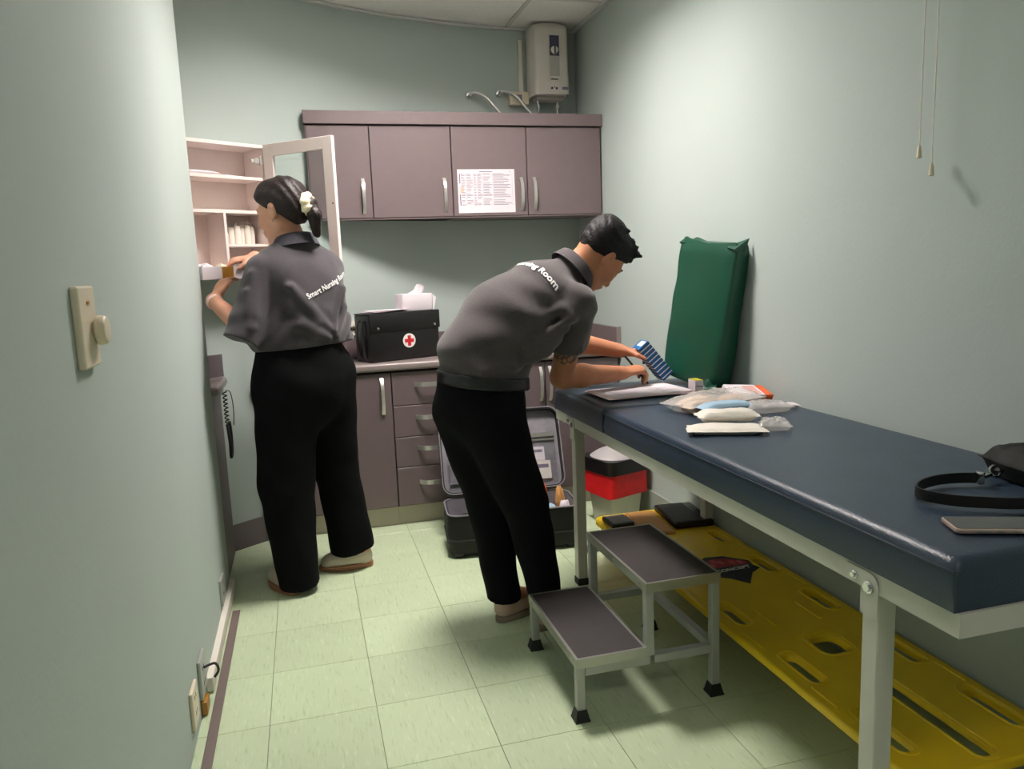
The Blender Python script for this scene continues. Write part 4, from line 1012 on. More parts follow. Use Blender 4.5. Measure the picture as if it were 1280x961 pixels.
# ------------------------------------------------------------------ people: signed-distance solids turned into one surface
class Field:
    def __init__(s, lo, hi, h):
        s.lo = np.array(lo, float); s.h = h
        s.n = np.ceil((np.array(hi)-s.lo)/h).astype(int)+1
        s.f = np.full(s.n, 1., np.float32)
        s.ax = [(s.lo[i]+h*np.arange(s.n[i])).astype(np.float32) for i in range(3)]
    def _sub(s, lo, hi):
        i0 = np.clip(np.floor((np.array(lo)-s.lo)/s.h).astype(int), 0, s.n); i1 = np.clip(np.ceil((np.array(hi)-s.lo)/s.h).astype(int)+1, 0, s.n)
        sl = tuple(slice(a, b) for a, b in zip(i0, i1))
        X = s.ax[0][sl[0]][:, None, None]; Y = s.ax[1][sl[1]][None, :, None]; Z = s.ax[2][sl[2]][None, None, :]
        return sl, X, Y, Z
    def blend(s, sl, d, k):
        a = s.f[sl]
        if k <= 0: s.f[sl] = np.minimum(a, d)
        else:
            h = np.clip(.5+.5*(a-d)/k, 0, 1); s.f[sl] = a*(1-h)+d*h-k*h*(1-h)
    def cone(s, a, b, ra, rb, k=.02, sq=None, clips=(), sub=False):
        a = np.array(a, float); b = np.array(b, float); R_ = max(ra, rb); m = R_*1.25+k+.012
        lo = np.minimum(a, b)-m; hi = np.maximum(a, b)+m
        sl, X, Y, Z = s._sub(lo, hi)
        if 0 in s.f[sl].shape: return s
        px, py, pz = X-a[0], Y-a[1], Z-a[2]; fac = 1.
        ba = b-a
        if sq is not None:
            ax = np.array(sq[0], float); ax /= np.linalg.norm(ax); q = 1/sq[1]-1
            t = (px*ax[0]+py*ax[1]+pz*ax[2])*q
            px = px+t*ax[0]; py = py+t*ax[1]; pz = pz+t*ax[2]; ba = ba+np.dot(ba, ax)*q*ax; fac = min(1., sq[1])
        L2 = max(ba.dot(ba), 1e-9)
        t = np.clip((px*ba[0]+py*ba[1]+pz*ba[2])/L2, 0, 1)
        d = np.sqrt((px-t*ba[0])**2+(py-t*ba[1])**2+(pz-t*ba[2])**2)-(ra+(rb-ra)*t)
        d = (d*fac).astype(np.float32)
        for (p, n_) in clips:
            n_ = np.array(n_, float); n_ /= np.linalg.norm(n_)
            d = np.maximum(d, ((X-p[0])*n_[0]+(Y-p[1])*n_[1]+(Z-p[2])*n_[2]).astype(np.float32))
        if sub: s.f[sl] = np.maximum(s.f[sl], -d)
        else: s.blend(sl, d, k)
        return s
    def ell(s, c, r, k=.015, R3=None, clips=(), sub=False, xf=None):
        c = np.array(c, float); r = np.array(r, float); R3 = np.eye(3) if R3 is None else np.array(R3)
        m = r.max()*1.1+k+.012; sl, X, Y, Z = s._sub(c-m, c+m)
        if 0 in s.f[sl].shape: return s
        px, py, pz = X-c[0], Y-c[1], Z-c[2]
        q = [(px*R3[0][i]+py*R3[1][i]+pz*R3[2][i]) for i in range(3)]
        k0 = np.sqrt((q[0]/r[0])**2+(q[1]/r[1])**2+(q[2]/r[2])**2); k1 = np.sqrt((q[0]/r[0]**2)**2+(q[1]/r[1]**2)**2+(q[2]/r[2]**2)**2)+1e-6
        d = (k0*(k0-1)/k1).astype(np.float32)
        d = np.where(k0 < .05, np.float32(-r.min()), d)
        for (p, n_) in clips:
            n_ = np.array(n_, float); n_ /= np.linalg.norm(n_)
            d = np.maximum(d, ((X-p[0])*n_[0]+(Y-p[1])*n_[1]+(Z-p[2])*n_[2]).astype(np.float32))
        if sub: s.f[sl] = np.maximum(s.f[sl], -d)
        else: s.blend(sl, d, k)
        return s
    def clip(s, p, n_):
        n_ = np.array(n_, float); n_ /= np.linalg.norm(n_)
        X = s.ax[0][:, None, None]; Y = s.ax[1][None, :, None]; Z = s.ax[2][None, None, :]
        s.f = np.maximum(s.f, ((X-p[0])*n_[0]+(Y-p[1])*n_[1]+(Z-p[2])*n_[2]).astype(np.float32)); return s
    def ripple(s, fn):
        X = s.ax[0][:, None, None]; Y = s.ax[1][None, :, None]; Z = s.ax[2][None, None, :]
        s.f = (s.f+fn(X, Y, Z)*(np.abs(s.f) < .05)).astype(np.float32); return s
    def mesh(s, name, smooth_it=1):
        F = s.f; S = F < 0; nx, ny, nz = F.shape
        cnt = np.zeros((nx-1, ny-1, nz-1), np.int8)
        for i in (0, 1):
            for j in (0, 1):
                for k in (0, 1): cnt += S[i:nx-1+i, j:ny-1+j, k:nz-1+k]
        cells = np.argwhere((cnt > 0) & (cnt < 8)); idx = np.full(cnt.shape, -1, np.int32)
        idx[cells[:, 0], cells[:, 1], cells[:, 2]] = np.arange(len(cells))
        pos = np.zeros((len(cells), 3)); num = np.zeros(len(cells))
        cor = [(i, j, k) for i in (0, 1) for j in (0, 1) for k in (0, 1)]
        for a in cor:
            for ax in range(3):
                if a[ax]: continue
                b = list(a); b[ax] = 1
                fa_ = F[cells[:, 0]+a[0], cells[:, 1]+a[1], cells[:, 2]+a[2]]; fb = F[cells[:, 0]+b[0], cells[:, 1]+b[1], cells[:, 2]+b[2]]
                w_ = (fa_ < 0) != (fb < 0); t = np.where(w_, fa_/np.where(w_, fa_-fb, 1), 0)
                p = np.array(a)[None, :]+t[:, None]*(np.array(b)-np.array(a))[None, :]
                pos[w_] += p[w_]; num[w_] += 1
        pos = s.lo+s.h*(cells+pos/num[:, None])
        quads = []
        for ax in range(3):
            o1, o2 = [(1, 2), (2, 0), (0, 1)][ax]
            A = [slice(None)]*3; B = [slice(None)]*3; A[ax] = slice(0, F.shape[ax]-1); B[ax] = slice(1, F.shape[ax])
            ch = S[tuple(A)] != S[tuple(B)]
            e = np.argwhere(ch); e = e[(e[:, o1] > 0) & (e[:, o2] > 0) & (e[:, o1] < F.shape[o1]-1) & (e[:, o2] < F.shape[o2]-1)]
            fl_ = S[e[:, 0], e[:, 1], e[:, 2]]
            def cid(d1, d2):
                q = e.copy(); q[:, o1] -= d1; q[:, o2] -= d2; return idx[q[:, 0], q[:, 1], q[:, 2]]
            Q = np.stack([cid(1, 1), cid(0, 1), cid(0, 0), cid(1, 0)], 1)
            Q[~fl_] = Q[~fl_][:, ::-1]; quads.append(Q)
        Q = np.concatenate(quads); Q = Q[(Q >= 0).all(1)]
        for it in range(smooth_it):      # light Laplacian pass
            acc = np.zeros_like(pos); c = np.zeros(len(pos))
            for i in range(4):
                a, b = Q[:, i], Q[:, (i+1) % 4]
                np.add.at(acc, a, pos[b]); np.add.at(c, a, 1); np.add.at(acc, b, pos[a]); np.add.at(c, b, 1)
            pos = .5*pos+.5*acc/np.maximum(c, 1)[:, None]
        me = bpy.data.meshes.new(name); me.vertices.add(len(pos)); me.vertices.foreach_set('co', pos.astype(np.float32).ravel())
        me.loops.add(Q.size); me.loops.foreach_set('vertex_index', Q.astype(np.int32).ravel())
        me.polygons.add(len(Q)); me.polygons.foreach_set('loop_start', np.arange(0, Q.size, 4, dtype=np.int32)); me.polygons.foreach_set('use_smooth', np.ones(len(Q), bool))
        me.update(); me.validate()
        return me
def unit(v): v = np.array(v, float); return v/np.linalg.norm(v)
def V(*a): return np.array(a, float)

def add_head(F, C, fw, up, s=1.0, female=False):
    fw = unit(fw); up = unit(up-fw*np.dot(up, fw)); lf = np.cross(up, fw)
    R3 = np.stack([fw, lf, up], 1)
    def P(x, y, z): return C+s*(fw*x+lf*y+up*z)
    E = lambda c, r, k=.012, **kw: F.ell(P(*c), np.array(r)*s, k*s, R3, **kw)
    K = lambda a, b, ra, rb, k=.01: F.cone(P(*a), P(*b), ra*s, rb*s, k*s)
    E((-.012, 0, .035), (.096, .074, .088), .01)
    E((.032, 0, -.025), (.060, .060, .088), .03)
    K((-.005, .046, -.055), (.055, .018, -.098), .022, .018, .02); K((-.005, -.046, -.055), (.055, -.018, -.098), .022, .018, .02)
    E((.066, 0, -.100), (.022, .024, .018), .018)
    E((.076, 0, .022), (.018, .050, .013), .018)
    K((.088, 0, .006), (.110, 0, -.032), .008, .0115, .010)
    for q in (1, -1):
        E((.098, q*.012, -.037), (.011, .009, .008), .006)
        E((.066, q*.036, -.025), (.022, .020, .020), .02)
        E((.078, q*.030, .000), (.013, .017, .009), .006)
        # ear: rim plus lobe with a hollow
        E((-.010, q*.079, -.006), (.020, .009, .033), .006)
        E((-.014, q*.086, .010), (.016, .006, .017), .004)
        E((-.004, q*.090, -.004), (.009, .006, .016), .001, sub=True)
    E((.074, 0, -.062), (.022, .030, .030), .015)
    E((.094, 0, -.062), (.010, .023, .006), .005); E((.090, 0, -.074), (.010, .020, .007), .005)
    return P, R3
def add_hand(F, wrist, d, n_, thumb, s=1., curls=(.5, .55, .6, .65), k=.006, tcurl=(.5, .7, .25), spread=.06):
    """palm and five fingers: d points to the fingertips, n_ out of the palm, thumb to the thumb's side"""
    d = unit(d); n_ = unit(np.array(n_)-d*np.dot(n_, d)); t = unit(np.cross(d, n_)); t = t if np.dot(t, thumb) > 0 else -t
    w_ = np.array(wrist, float)
    F.cone(w_+d*.012*s, w_+d*.075*s, .032*s, .037*s, .015, sq=(n_, .42))
    F.cone(w_+d*.02*s+t*.012*s+n_*.006*s, w_+d*.045*s+t*.028*s+n_*.008*s, .018*s, .014*s, .012)
    offs = (.031, .0105, -.010, -.029); lens = (.070, .078, .072, .056)
    for o, L_, c, i in zip(offs, lens, curls, range(4)):
        p = w_+d*(.086-.004*abs(i-1))*s+t*o*s*1.02; dr = unit(d+t*(spread*(1.5-i)))
        a = 0.; r0 = .0092*s
        for seg, (fl, ad) in enumerate(((.44, .45), (.31, .55), (.25, .4))):
            a += c*ad*1.6
            q = p+(dr*math.cos(a)+n_*math.sin(a))*L_*fl*s
            F.cone(p, q, r0, r0*.93, .004 if seg else k); p = q; r0 *= .93
    p = w_+d*.040*s+t*.030*s+n_*.008*s; tv = unit(d*tcurl[0]+t*tcurl[1]+n_*tcurl[2]); q = p+tv*.036*s
    F.cone(p, q, .0125*s, .0105*s, .008); tv2 = unit(tv+d*.5-t*.35+n_*.2); F.cone(q, q+tv2*.028*s, .0105*s, .0085*s, .004)
def shoe(parent, heel, dr, L_, mat_up, mat_sole, laces=True, name='shoe'):
    dr = unit(V(dr[0], dr[1], 0)); sd = V(-dr[1], dr[0], 0); heel = V(heel[0], heel[1], 0)
    out = []
    for k in range(40):
        a = 2*PI*k/40; x = .5+.5*math.cos(a); y = math.sin(a)
        wd = (.036+.012*math.sin(PI*min(1, x*1.05)**1.6))*(abs(y)**.75)*(1 if y > 0 else -1)
        p = heel+dr*(x*L_)+sd*wd; out.append((p[0], p[1]))
    so = MB().prism(out, .0008, .024, bevel=.004).build('sole', mat_sole, None, smooth=40)
    lo = np.minimum(heel, heel+dr*L_)-.08; hi = np.maximum(heel, heel+dr*L_)+.08; lo[2] = -.01; hi[2] = .15
    F = Field(lo, hi, .004)
    F.cone(heel+dr*.038+V(0, 0, .045), heel+dr*(L_-.045)+V(0, 0, .030), .036, .036, .02, sq=(sd, 1.0))
    F.cone(heel+dr*.05+V(0, 0, .075), heel+dr*.05+V(0, 0, .105), .034, .033, .03)
    F.cone(heel+dr*.10+V(0, 0, .062), heel+dr*.17+V(0, 0, .045), .026, .026, .03)
    F.clip((0, 0, .022), (0, 0, -1)).clip((0, 0, .098), (0, 0, 1))
    u = link_mesh(name, F.mesh(name), mat_up, parent)
    so.parent = u; so.data.transform(inv_of(u))
    if laces:
        for k in range(4):
            c = heel+dr*(.105+.022*k)+V(0, 0, .090-.010*k)
            MB().tube([Vector(c+sd*.018-V(0, 0, .008)), Vector(c+V(0, 0, .001)), Vector(c-sd*.018-V(0, 0, .008))], .003, 6).build('lace', 'white', u, smooth=True)
    return u
def collar_mesh(parent, base, up, fw, rx, ry, material, h=.042, opening=.35):
    up = unit(up); fw = unit(np.array(fw)-up*np.dot(fw, up)); lf = np.cross(up, fw); base = np.array(base, float)
    prof = [(1.0, 0.), (.97, .5), (.96, .96), (1.02, 1.06), (1.10, .98), (1.20, .55), (1.30, .12), (1.27, .10), (1.16, .55), (1.06, .93)]
    def fn(u, v_):
        a = opening+u*(2*PI-2*opening); i = v_*(len(prof)-1); j = min(int(i), len(prof)-2); q = i-j
        r = prof[j][0]*(1-q)+prof[j+1][0]*q; z = prof[j][1]*(1-q)+prof[j+1][1]*q
        fr = .5+.5*math.cos(a)
        p = base+fw*(math.cos(a)*rx*r)+lf*(math.sin(a)*ry*r)+up*(z*h-.02*fr)
        return Vector(p)
    return MB().grid(fn, 48, 19).build('collar', material, parent, smooth=70)
def wrap_text(txt, size, target_me, origin, ex, ey, cast, parent, material='white', lift=.0015, bold=.0006):
    me = text_mesh(txt, size, 0., bold)
    bm = bmesh.new(); bm.from_mesh(me); bmesh.ops.triangulate(bm, faces=bm.faces)
    bmesh.ops.subdivide_edges(bm, edges=[e for e in bm.edges if e.calc_length() > size*.25], cuts=2)
    tree = BVHTree.FromPolygons([v.co.copy() for v in target_me.vertices], [tuple(p.vertices) for p in target_me.polygons])
    ex = Vector(ex).normalized(); ey = Vector(ey).normalized(); cast = Vector(cast).normalized(); origin = Vector(origin); miss = []
    for v in bm.verts:
        st_ = origin+ex*v.co.x+ey*v.co.y-cast*.4
        hit = tree.ray_cast(st_, cast, .8)
        if hit[0] is None: miss.append(v)
        else: v.co = hit[0]+(hit[1] if hit[1].dot(cast) < 0 else -hit[1])*lift
    bmesh.ops.delete(bm, geom=miss, context='VERTS'); bm.to_mesh(me); bm.free()
    return link_mesh('back_lettering', me, material, parent)

# ================================================================== woman at the medicine cabinet
wo = thing('person', 'woman in charcoal polo and black trousers reaching into the white cabinet', 'person', (0, 3.2, 0))
wf = unit(V(-.57, .82, 0)); wl = V(-wf[1], wf[0], 0)      # facing, her left
def wP(l, f, z, c=(-.012, 3.20)): return V(c[0], c[1], 0)+wl*l+wf*f+V(0, 0, z)
wshL, wshR = wP(.150, .0, 1.300), wP(-.145, .0, 1.300)
welL, wwrL = V(-.218, 3.05, 1.088), V(-.338, 3.222, 1.196)
welR, wwrR = V(.015, 3.46, 1.18), V(-.178, 3.425, 1.362)
WC = V(-.050, 3.195, 1.528); whf = unit(V(-.80, .56, -.20)); whu = unit(V(-.12, .10, 1))
fL0, fR0 = V(-.112, 3.075, 0), V(.215, 3.30, 0)
whL, whR = wP(.088, 0, .86), wP(-.10, 0.0, .86)
F = Field((-.50, 2.93, 0), (.36, 3.62, 1.70), .0045)
Ph, Rh = add_head(F, WC, whf, whu, .98, True)
F.cone(WC+V(-.0, .0, -.04), wP(0, -.005, 1.36), .052, .058, .03)
F.cone(wP(0, 0, 1.36), wP(0, 0, 1.25), .075, .14, .04, sq=(wf, .68)); F.cone(wP(0, 0, 1.25), wP(0, 0, 1.0), .16, .165, .04, sq=(wf, .68)); F.cone(wP(0, 0, 1.0), wP(0, -.01, .86), .165, .175, .04, sq=(wf, .7))
for sh, el, wr in ((wshL, welL, wwrL), (wshR, welR, wwrR)):
    F.cone(sh, el, .048, .040, .03); F.cone(el, wr, .041, .027, .02)
for hp_, ft, dr in ((whL, fL0, (-.45, .9)), (whR, fR0, (-1, .08))):
    an = V(ft[0], ft[1], .09)+unit(V(dr[0], dr[1], 0))*.05; kn = (hp_+an)/2+V(0, 0, .02) if ft is fL0 else V(.085, 3.295, .47)
    F.cone(hp_, kn, .085, .056, .04); F.cone(kn, an, .056, .038, .02); F.cone(an, an-V(0, 0, .03)+unit(V(dr[0], dr[1], 0))*.08, .036, .026, .02)
add_hand(F, wwrL, V(.30, .42, .62), V(.75, .30, -.55)*1.0, V(-.3, -.5, .6), .92, (.55, .55, .5, .5), tcurl=(.75, .35, .15))
add_hand(F, wwrR, V(-.93, -.15, -.12), V(.0, .15, -1), V(.2, -1, .1), .92, (.30, .40, .5, .55))
body = link_mesh('body', F.mesh('body'), 'skin_w', wo)
# shirt
F = Field((-.42, 2.90, .93), (.30, 3.58, 1.50), .005)
F.cone(wP(0, -.005, 1.03), wP(0, -.012, 1.185), .196, .188, .03, sq=(wf, .76))
F.cone(wP(.09, -.01, 1.29), wP(-.09, -.01, 1.29), .085, .085, .06)
F.cone(wP(.0, -.005, 1.395), wP(.13, 0, 1.315), .058, .055, .04); F.cone(wP(0, -.005, 1.395), wP(-.125, 0, 1.315), .058, .055, .04)
dL = unit(welL-wshL); F.cone(wshL, welL+dL*.06, .068, .064, .007, clips=((welL+dL*.050, dL+V(-.25, .45, .2)*.2),))
dR = unit(welR-wshR); F.cone(wshR, welR+dR*.05, .066, .068, .03, clips=((welR+dR*.01, dR),))
F.cone(wP(.085, -.02, 1.04), wP(-.085, -.02, 1.04), .120, .120, .05, sq=(wf, .8))
for a, b, r in (((.12, -.125, 1.235), (.03, -.150, 1.10), .016), ((.13, -.110, 1.18), (.05, -.147, 1.05), .015), ((-.12, -.125, 1.22), (-.05, -.150, 1.08), .016), ((-.14, -.10, 1.14), (-.06, -.148, 1.035), .014), ((.06, -.148, 1.15), (-.04, -.152, 1.06), .013), ((.10, -.135, 1.09), (-.02, -.156, 1.03), .012)):
    F.cone(wP(*a), wP(*b), r, r*.8, .022)
for a, b, r in ((.05, .75, .016), (.35, .95, .015)):
    F.cone(wshL+(welL-wshL)*a+V(-.03, -.055, 0), wshL+(welL-wshL)*b+V(.02, -.058, 0), r, r*.8, .02)
F.ripple(lambda X, Y, Z: (.0034*np.sin(24*X+9*Y+15*Z+3*np.sin(9*Z+6*X))+.0030*np.sin(40*X-30*Z+2.6*np.sin(13*Z-11*Y)))*np.clip((1.36-Z)*6, 0, 1)+.0022*np.sin(70*Z-35*X+4*np.sin(17*X+8*Y))*np.clip((1.25-Z)*8, 0, 1))
F.clip((0, 3.2, 1.000), (0.04, -.02, -1)); F.clip(tuple(wP(0, 0, 1.425)), (0, 0, 1))
wsm = F.mesh('shirt'); ws = link_mesh('shirt', wsm, 'shirt_w', None)
ws.parent = wo; wtxt = wsm.copy(); wsm.transform(inv_of(wo))
collar_mesh(wo, wP(0, -.002, 1.388), V(-.05, .1, 1), whf*.4+wf*.6, .072, .078, 'collar', .050)
wrap_text('Smart Nursing Room', .0300, wtxt, V(.098, 3.13, 1.240), V(.82*.94, .57*.94, .34), V(-.28, -.2, .94), wf, wo, bold=.0008, lift=.003)
# trousers
F = Field((-.36, 2.9, .02), (.36, 3.56, 1.04), .0055)
F.cone(wP(0.01, -.005, 1.01), wP(.015, -.012, .86), .182, .208, .04, sq=(wf, .74))
F.cone(whL+V(0, -.01, .02), V(-.118, 3.13, .45), .125, .108, .03); F.cone(V(-.118, 3.13, .45), V(-.10, 3.125, .03), .104, .083, .02)
F.cone(whR+V(0, 0, .02), V(.085, 3.30, .45), .120, .094, .03); F.cone(V(.085, 3.30, .45), V(.138, 3.318, .03), .094, .092, .02)
F.clip((0, 3.125, .043), (.15, .1, -1)); F.clip((0, 0, 1.03), (0, 0, 1))
F.cone((.12, 3.34, .0), (.12, 3.34, .075), .14, .14, 0, clips=(((0, 3.34, .078), (0, 0, 1)), ((0.005, 0, 0), (-1, -.0, 0)), ((0, 3.215, 0), (0, -1, 0))), sub=True)
F.ripple(lambda X, Y, Z: .003*np.sin(26*X+18*Y+5*Z+3*np.sin(4*Z))+.0015*np.sin(35*Z+28*X))
link_mesh('trousers', F.mesh('trousers'), 'pants', wo)
shoe(wo, fL0, (-.45, .9), .235, 'shoe', 'gum'); shoe(wo, fR0, (-1, .08), .235, 'shoe', 'gum')
# hair gathered in a scrunchie
F = Field(WC-.17, WC+.17, .004)
cp = [(tuple(Ph(.0, 0, .004)), -(Rh[:, 2]*.80-Rh[:, 0]*.60))]
F.ell(Ph(-.016, 0, .036), (.108, .086, .100), .01, Rh, clips=cp)
F.ell(Ph(.03, 0, .075), (.062, .070, .055), .02, Rh, clips=[(tuple(Ph(.065, 0, .062)), -(Rh[:, 2]*.6-Rh[:, 0]*.8))])
F.ell(Ph(-.07, 0, -.005), (.05, .06, .06), .03, Rh)
F.ripple(lambda X, Y, Z: .0016*np.sin(150*((Z-WC[2])*.8+(X-WC[0])*.5)+6*np.sin(20*X)))
hr = link_mesh('hair', F.mesh('hair'), 'hair', wo)
bun = Ph(-.128, -.012, .0); F = Field(bun-V(.12, .12, .2), bun+V(.12, .12, .1), .004)
F.cone(Ph(-.10, 0, .0), bun, .030, .026, .01); F.cone(bun, bun+V(.012, -.012, -.045), .024, .027, .01); F.cone(bun+V(.012, -.012, -.045), bun+V(.018, -.004, -.115), .027, .016, .01)
F.ripple(lambda X, Y, Z: .0015*np.sin(260*X+200*Y+30*Z))
link_mesh('ponytail', F.mesh('ponytail'), 'hair', wo)
m = MB(); axd = unit(bun-Ph(-.06, 0, 0)); e1 = unit(np.cross(axd, V(0, 0, 1))); e2 = np.cross(e1, axd); bc = Ph(-.118, -.008, .0)
def scr(u, v_):
    a = 2*PI*u; b = 2*PI*v_; rr = .0215+.0022*math.sin(8*a)+.0012*math.sin(15*a+2*b); R_ = .026
    p = bc+(e1*math.cos(a)+e2*math.sin(a))*(R_+rr*math.cos(b))+axd*rr*math.sin(b)*1.1; return Vector(p)
m.grid(scr, 54, 13, True); m.build('scrunchie', 'scrunch', wo, smooth=70)
for q in (1, -1):
    MB().lathe([(.001, -.003), (.003, 0), (.001, .003)], Ph(-.006, q*.084, -.042), 8).build('earring', 'chrome', wo, smooth=True)
    F = Field(Ph(.082, q*.030, .03)-.04, Ph(.082, q*.030, .03)+.04, .003); F.cone(Ph(.091, q*.014, .022), Ph(.080, q*.048, .027), .0045, .003, 0); link_mesh('eyebrow', F.mesh('eyebrow'), 'hair', wo)
    MB().lathe([(.0005, -.008), (.006, -.005), (.008, 0), (.006, .005), (.0005, .008)], Ph(.083, q*.031, -.001), 12).build('eye', 'eye', wo, smooth=True)
wd_ = unit(wwrL-welL); e1 = unit(np.cross(wd_, V(0, 0, 1))); e2 = np.cross(e1, wd_); bc = wwrL-wd_*.012
m = MB().tube([Vector(bc+(e1*math.cos(a)+e2*math.sin(a))*.031) for a in np.linspace(0, 2*PI, 24, endpoint=False)], 0, closed=True, flat=(.014, .004, tuple(wd_))); 
m2 = MB()
def brc(u, v_):
    a = 2*PI*u; b = 2*PI*v_; return Vector(bc+(e1*math.cos(a)+e2*math.sin(a))*(.0305+.003*math.cos(b))+wd_*.008*math.sin(b))
m2.grid(brc, 32, 9, True); m2.build('wristband', 'pink', wo, smooth=70)
wd_ = unit(wwrR-welR); e1 = unit(np.cross(wd_, V(0, 0, 1))); e2 = np.cross(e1, wd_); bc = wwrR-wd_*.01
m2 = MB().grid(brc, 32, 9, True); m2.build('bracelet', 'white_p', wo, smooth=70)

# tray of packets held by the woman
tr = thing('carton_tray', 'shallow white carton with brown tape held at the cabinet', 'box', (-.37, 3.27, 1.277))
bxf = frame_xf((-.372, 3.272, 1.277), EX, EY, EZ)
m = MB(); L_, W_, H_ = .27, .115, .05
m.box((0, 0, 0), (L_, W_, .003), xf=bxf); m.box((0, 0, .003), (L_, .003, H_), xf=bxf); m.box((0, W_-.003, .003), (L_, W_, H_), xf=bxf); m.box((0, .003, .003), (.003, W_-.003, H_), xf=bxf); m.box((L_-.003, .003, .003), (L_, W_-.003, H_), xf=bxf)
m.build('carton', 'paper', tr)
MB().box((.085, -.0008, .0), (.135, -.0001, H_), xf=bxf).build('tape', 'tape', tr)
for i, (x, y, mt, lab) in enumerate(((.045, .055, 'paper', 'creased white packet in the tray, nearest the wall end'), (.115, .06, 'cream_p', 'cream folded packet in the tray beside the tape'), (.19, .055, 'paper', 'flat white packet in the tray under the hand'))):
    pillow('paper_packet', lab, 'packet', bxf @ Vector((x+.01*i, y, .004)), .068, .085, .055 if i < 2 else .026, ang_c+.06*i, mt, 70+i, .35, group='packets in the carton tray')

# ================================================================== man writing at the bed
mn = thing('person', 'man in grey polo with tattooed arm bending over the bed to write', 'person', (.65, 2.58, 0))
mf = unit(V(.90, .44, 0)); ml = V(-mf[1], mf[0], 0)
PEL = V(.575, 2.60, .90)
def mP(c, l): return np.array(c)+ml*l
T1, T2, T3, NB = V(.605, 2.61, .98), V(.697, 2.64, 1.087), V(.81, 2.665, 1.168), V(.972, 2.68, 1.264)
mshR, mshL = V(.925, 2.555, 1.142), V(.83, 2.85, 1.18)
melR, mwrR = V(.918, 2.70, .865), V(1.188, 2.765, .852)
melL, mwrL = V(.975, 2.935, .985), V(1.235, 2.885, .925)
HC = V(1.062, 2.66, 1.305); hf = unit(V(.57, .28, -.74)); hu = unit(V(.80, .0, .60))
mhR, mhL = mP(PEL, -.09)+V(.0, 0, -.05), mP(PEL, .09)+V(0, 0, -.05)
mfR, mfL = V(.715, 2.450, 0), V(.594, 2.562, 0); mdr = unit(V(.88, .48, 0))
M['skin_m'] = skin('skin_tan', (186, 126, 94), ((.905, 2.60, .975), .060))
F = Field((.33, 2.30, 0), (1.42, 3.05, 1.52), .0045)
Pm, Rm_ = add_head(F, HC, hf, hu, 1.0)
F.cone(HC-hu*.03-hf*.025, NB-V(.02, 0, .02), .056, .062, .03)
F.cone(NB-V(.03, 0, .03), T3, .05, .09, .03); F.cone(T3, T2, .09, .11, .03); F.cone(T2, T1, .11, .115, .03); F.cone(T1, PEL, .115, .12, .04)
for sh, el, wr in ((mshR, melR, mwrR), (mshL, melL, mwrL)):
    F.cone(sh, el, .052, .043, .03); e = unit(wr-el); F.cone(el, el+e*.09, .043, .043, .02); F.cone(el+e*.09, wr, .043, .028, .02)
for hp_, ft in ((mhR, mfR), (mhL, mfL)):
    an = ft+V(0, 0, .09)+mdr*.05; kn = (hp_+an)/2
    F.cone(hp_-V(0, 0, .08), kn, .075, .055, .04); F.cone(kn, an, .055, .04, .02); F.cone(an, an-V(0, 0, .03)+mdr*.10, .038, .028, .02)
add_hand(F, mwrR, V(.90, .30, .06), V(.15, .25, -1), V(-.2, 1, .45), 1.05, (.62, .75, .85, .95), tcurl=(.9, .30, .35))
add_hand(F, mwrL, V(.92, -.20, -.10), V(.45, -.25, -.9), V(-.1, -1, .2), 1.0, (.7, .7, .7, .7), tcurl=(.6, .7, .3))
link_mesh('body', F.mesh('body'), 'skin_m', mn)
# shirt
F = Field((.30, 2.28, .82), (1.12, 3.08, 1.42), .005)
F.cone(V(.588, 2.605, .90), T1, .150, .152, .03, sq=(ml, 1.0)); F.cone(T1, T2, .152, .150, .05, sq=(ml, 1.05)); F.cone(T2, T3, .150, .128, .05, sq=(ml, 1.12))
F.cone(T3+V(.02, 0, .0), mshR+V(-.03, .03, .005), .10, .078, .05); F.cone(T3+V(.02, 0, .0), mshL+V(0, -.03, 0), .10, .078, .05)
F.cone(T3+V(.03, 0, .02), NB-V(.012, 0, .008), .085, .066, .04)
d_ = unit(melR-mshR); F.cone(mshR, mshR+d_*.20, .077, .071, .010, clips=((mshR+d_*.175, d_),))
d_ = unit(melL-mshL); F.cone(mshL, mshL+d_*.2, .074, .070, .03, clips=((mshL+d_*.17, d_),))
nk = unit(V(.65, 0, .62))
for a, b, r in (((.885, 2.495, 1.095), (.735, 2.482, 1.02), .017), ((.875, 2.50, 1.06), (.705, 2.470, .985), .016), ((.86, 2.51, 1.13), (.72, 2.505, 1.09), .014), ((.845, 2.51, 1.03), (.745, 2.478, .965), .014), ((.79, 2.49, .985), (.67, 2.456, .945), .013), ((.66, 2.462, .965), (.56, 2.455, .935), .012)):
    F.cone(V(*a), V(*b), r, r*.8, .022)
for a, b, r in ((.1, .5, .013), (.3, .58, .012)):
    F.cone(mshR+(melR-mshR)*a+V(-.05, -.055, 0), mshR+(melR-mshR)*b+V(.03, -.066, 0), r, r*.8, .018)
F.ripple(lambda X, Y, Z: (.0040*np.sin(30*(X-.6)+34*(Z-1)+2.5*np.sin(10*Z+8*X))+.003*np.sin(55*Z-20*X+5*np.sin(9*X)))*np.clip((1.27-Z)*7, 0, 1))
F.clip(tuple(NB+nk*.012), nk); F.clip((.58, 2.6, .907), (-.14, 0, -1))
msm = F.mesh('shirt'); mtx = msm.copy(); ms = link_mesh('shirt', msm, 'shirt_m', mn)
collar_mesh(mn, NB-nk*.018, nk, hf*.3+V(.5, .2, -.6), .074, .080, 'collar_m', .046)
wrap_text('Smart Nursing Room', .034, mtx, V(.775, 2.625, 1.28), -ml, unit(V(.80, .3, .50)), (.15, .35, -1), mn, bold=.001, lift=.0035)
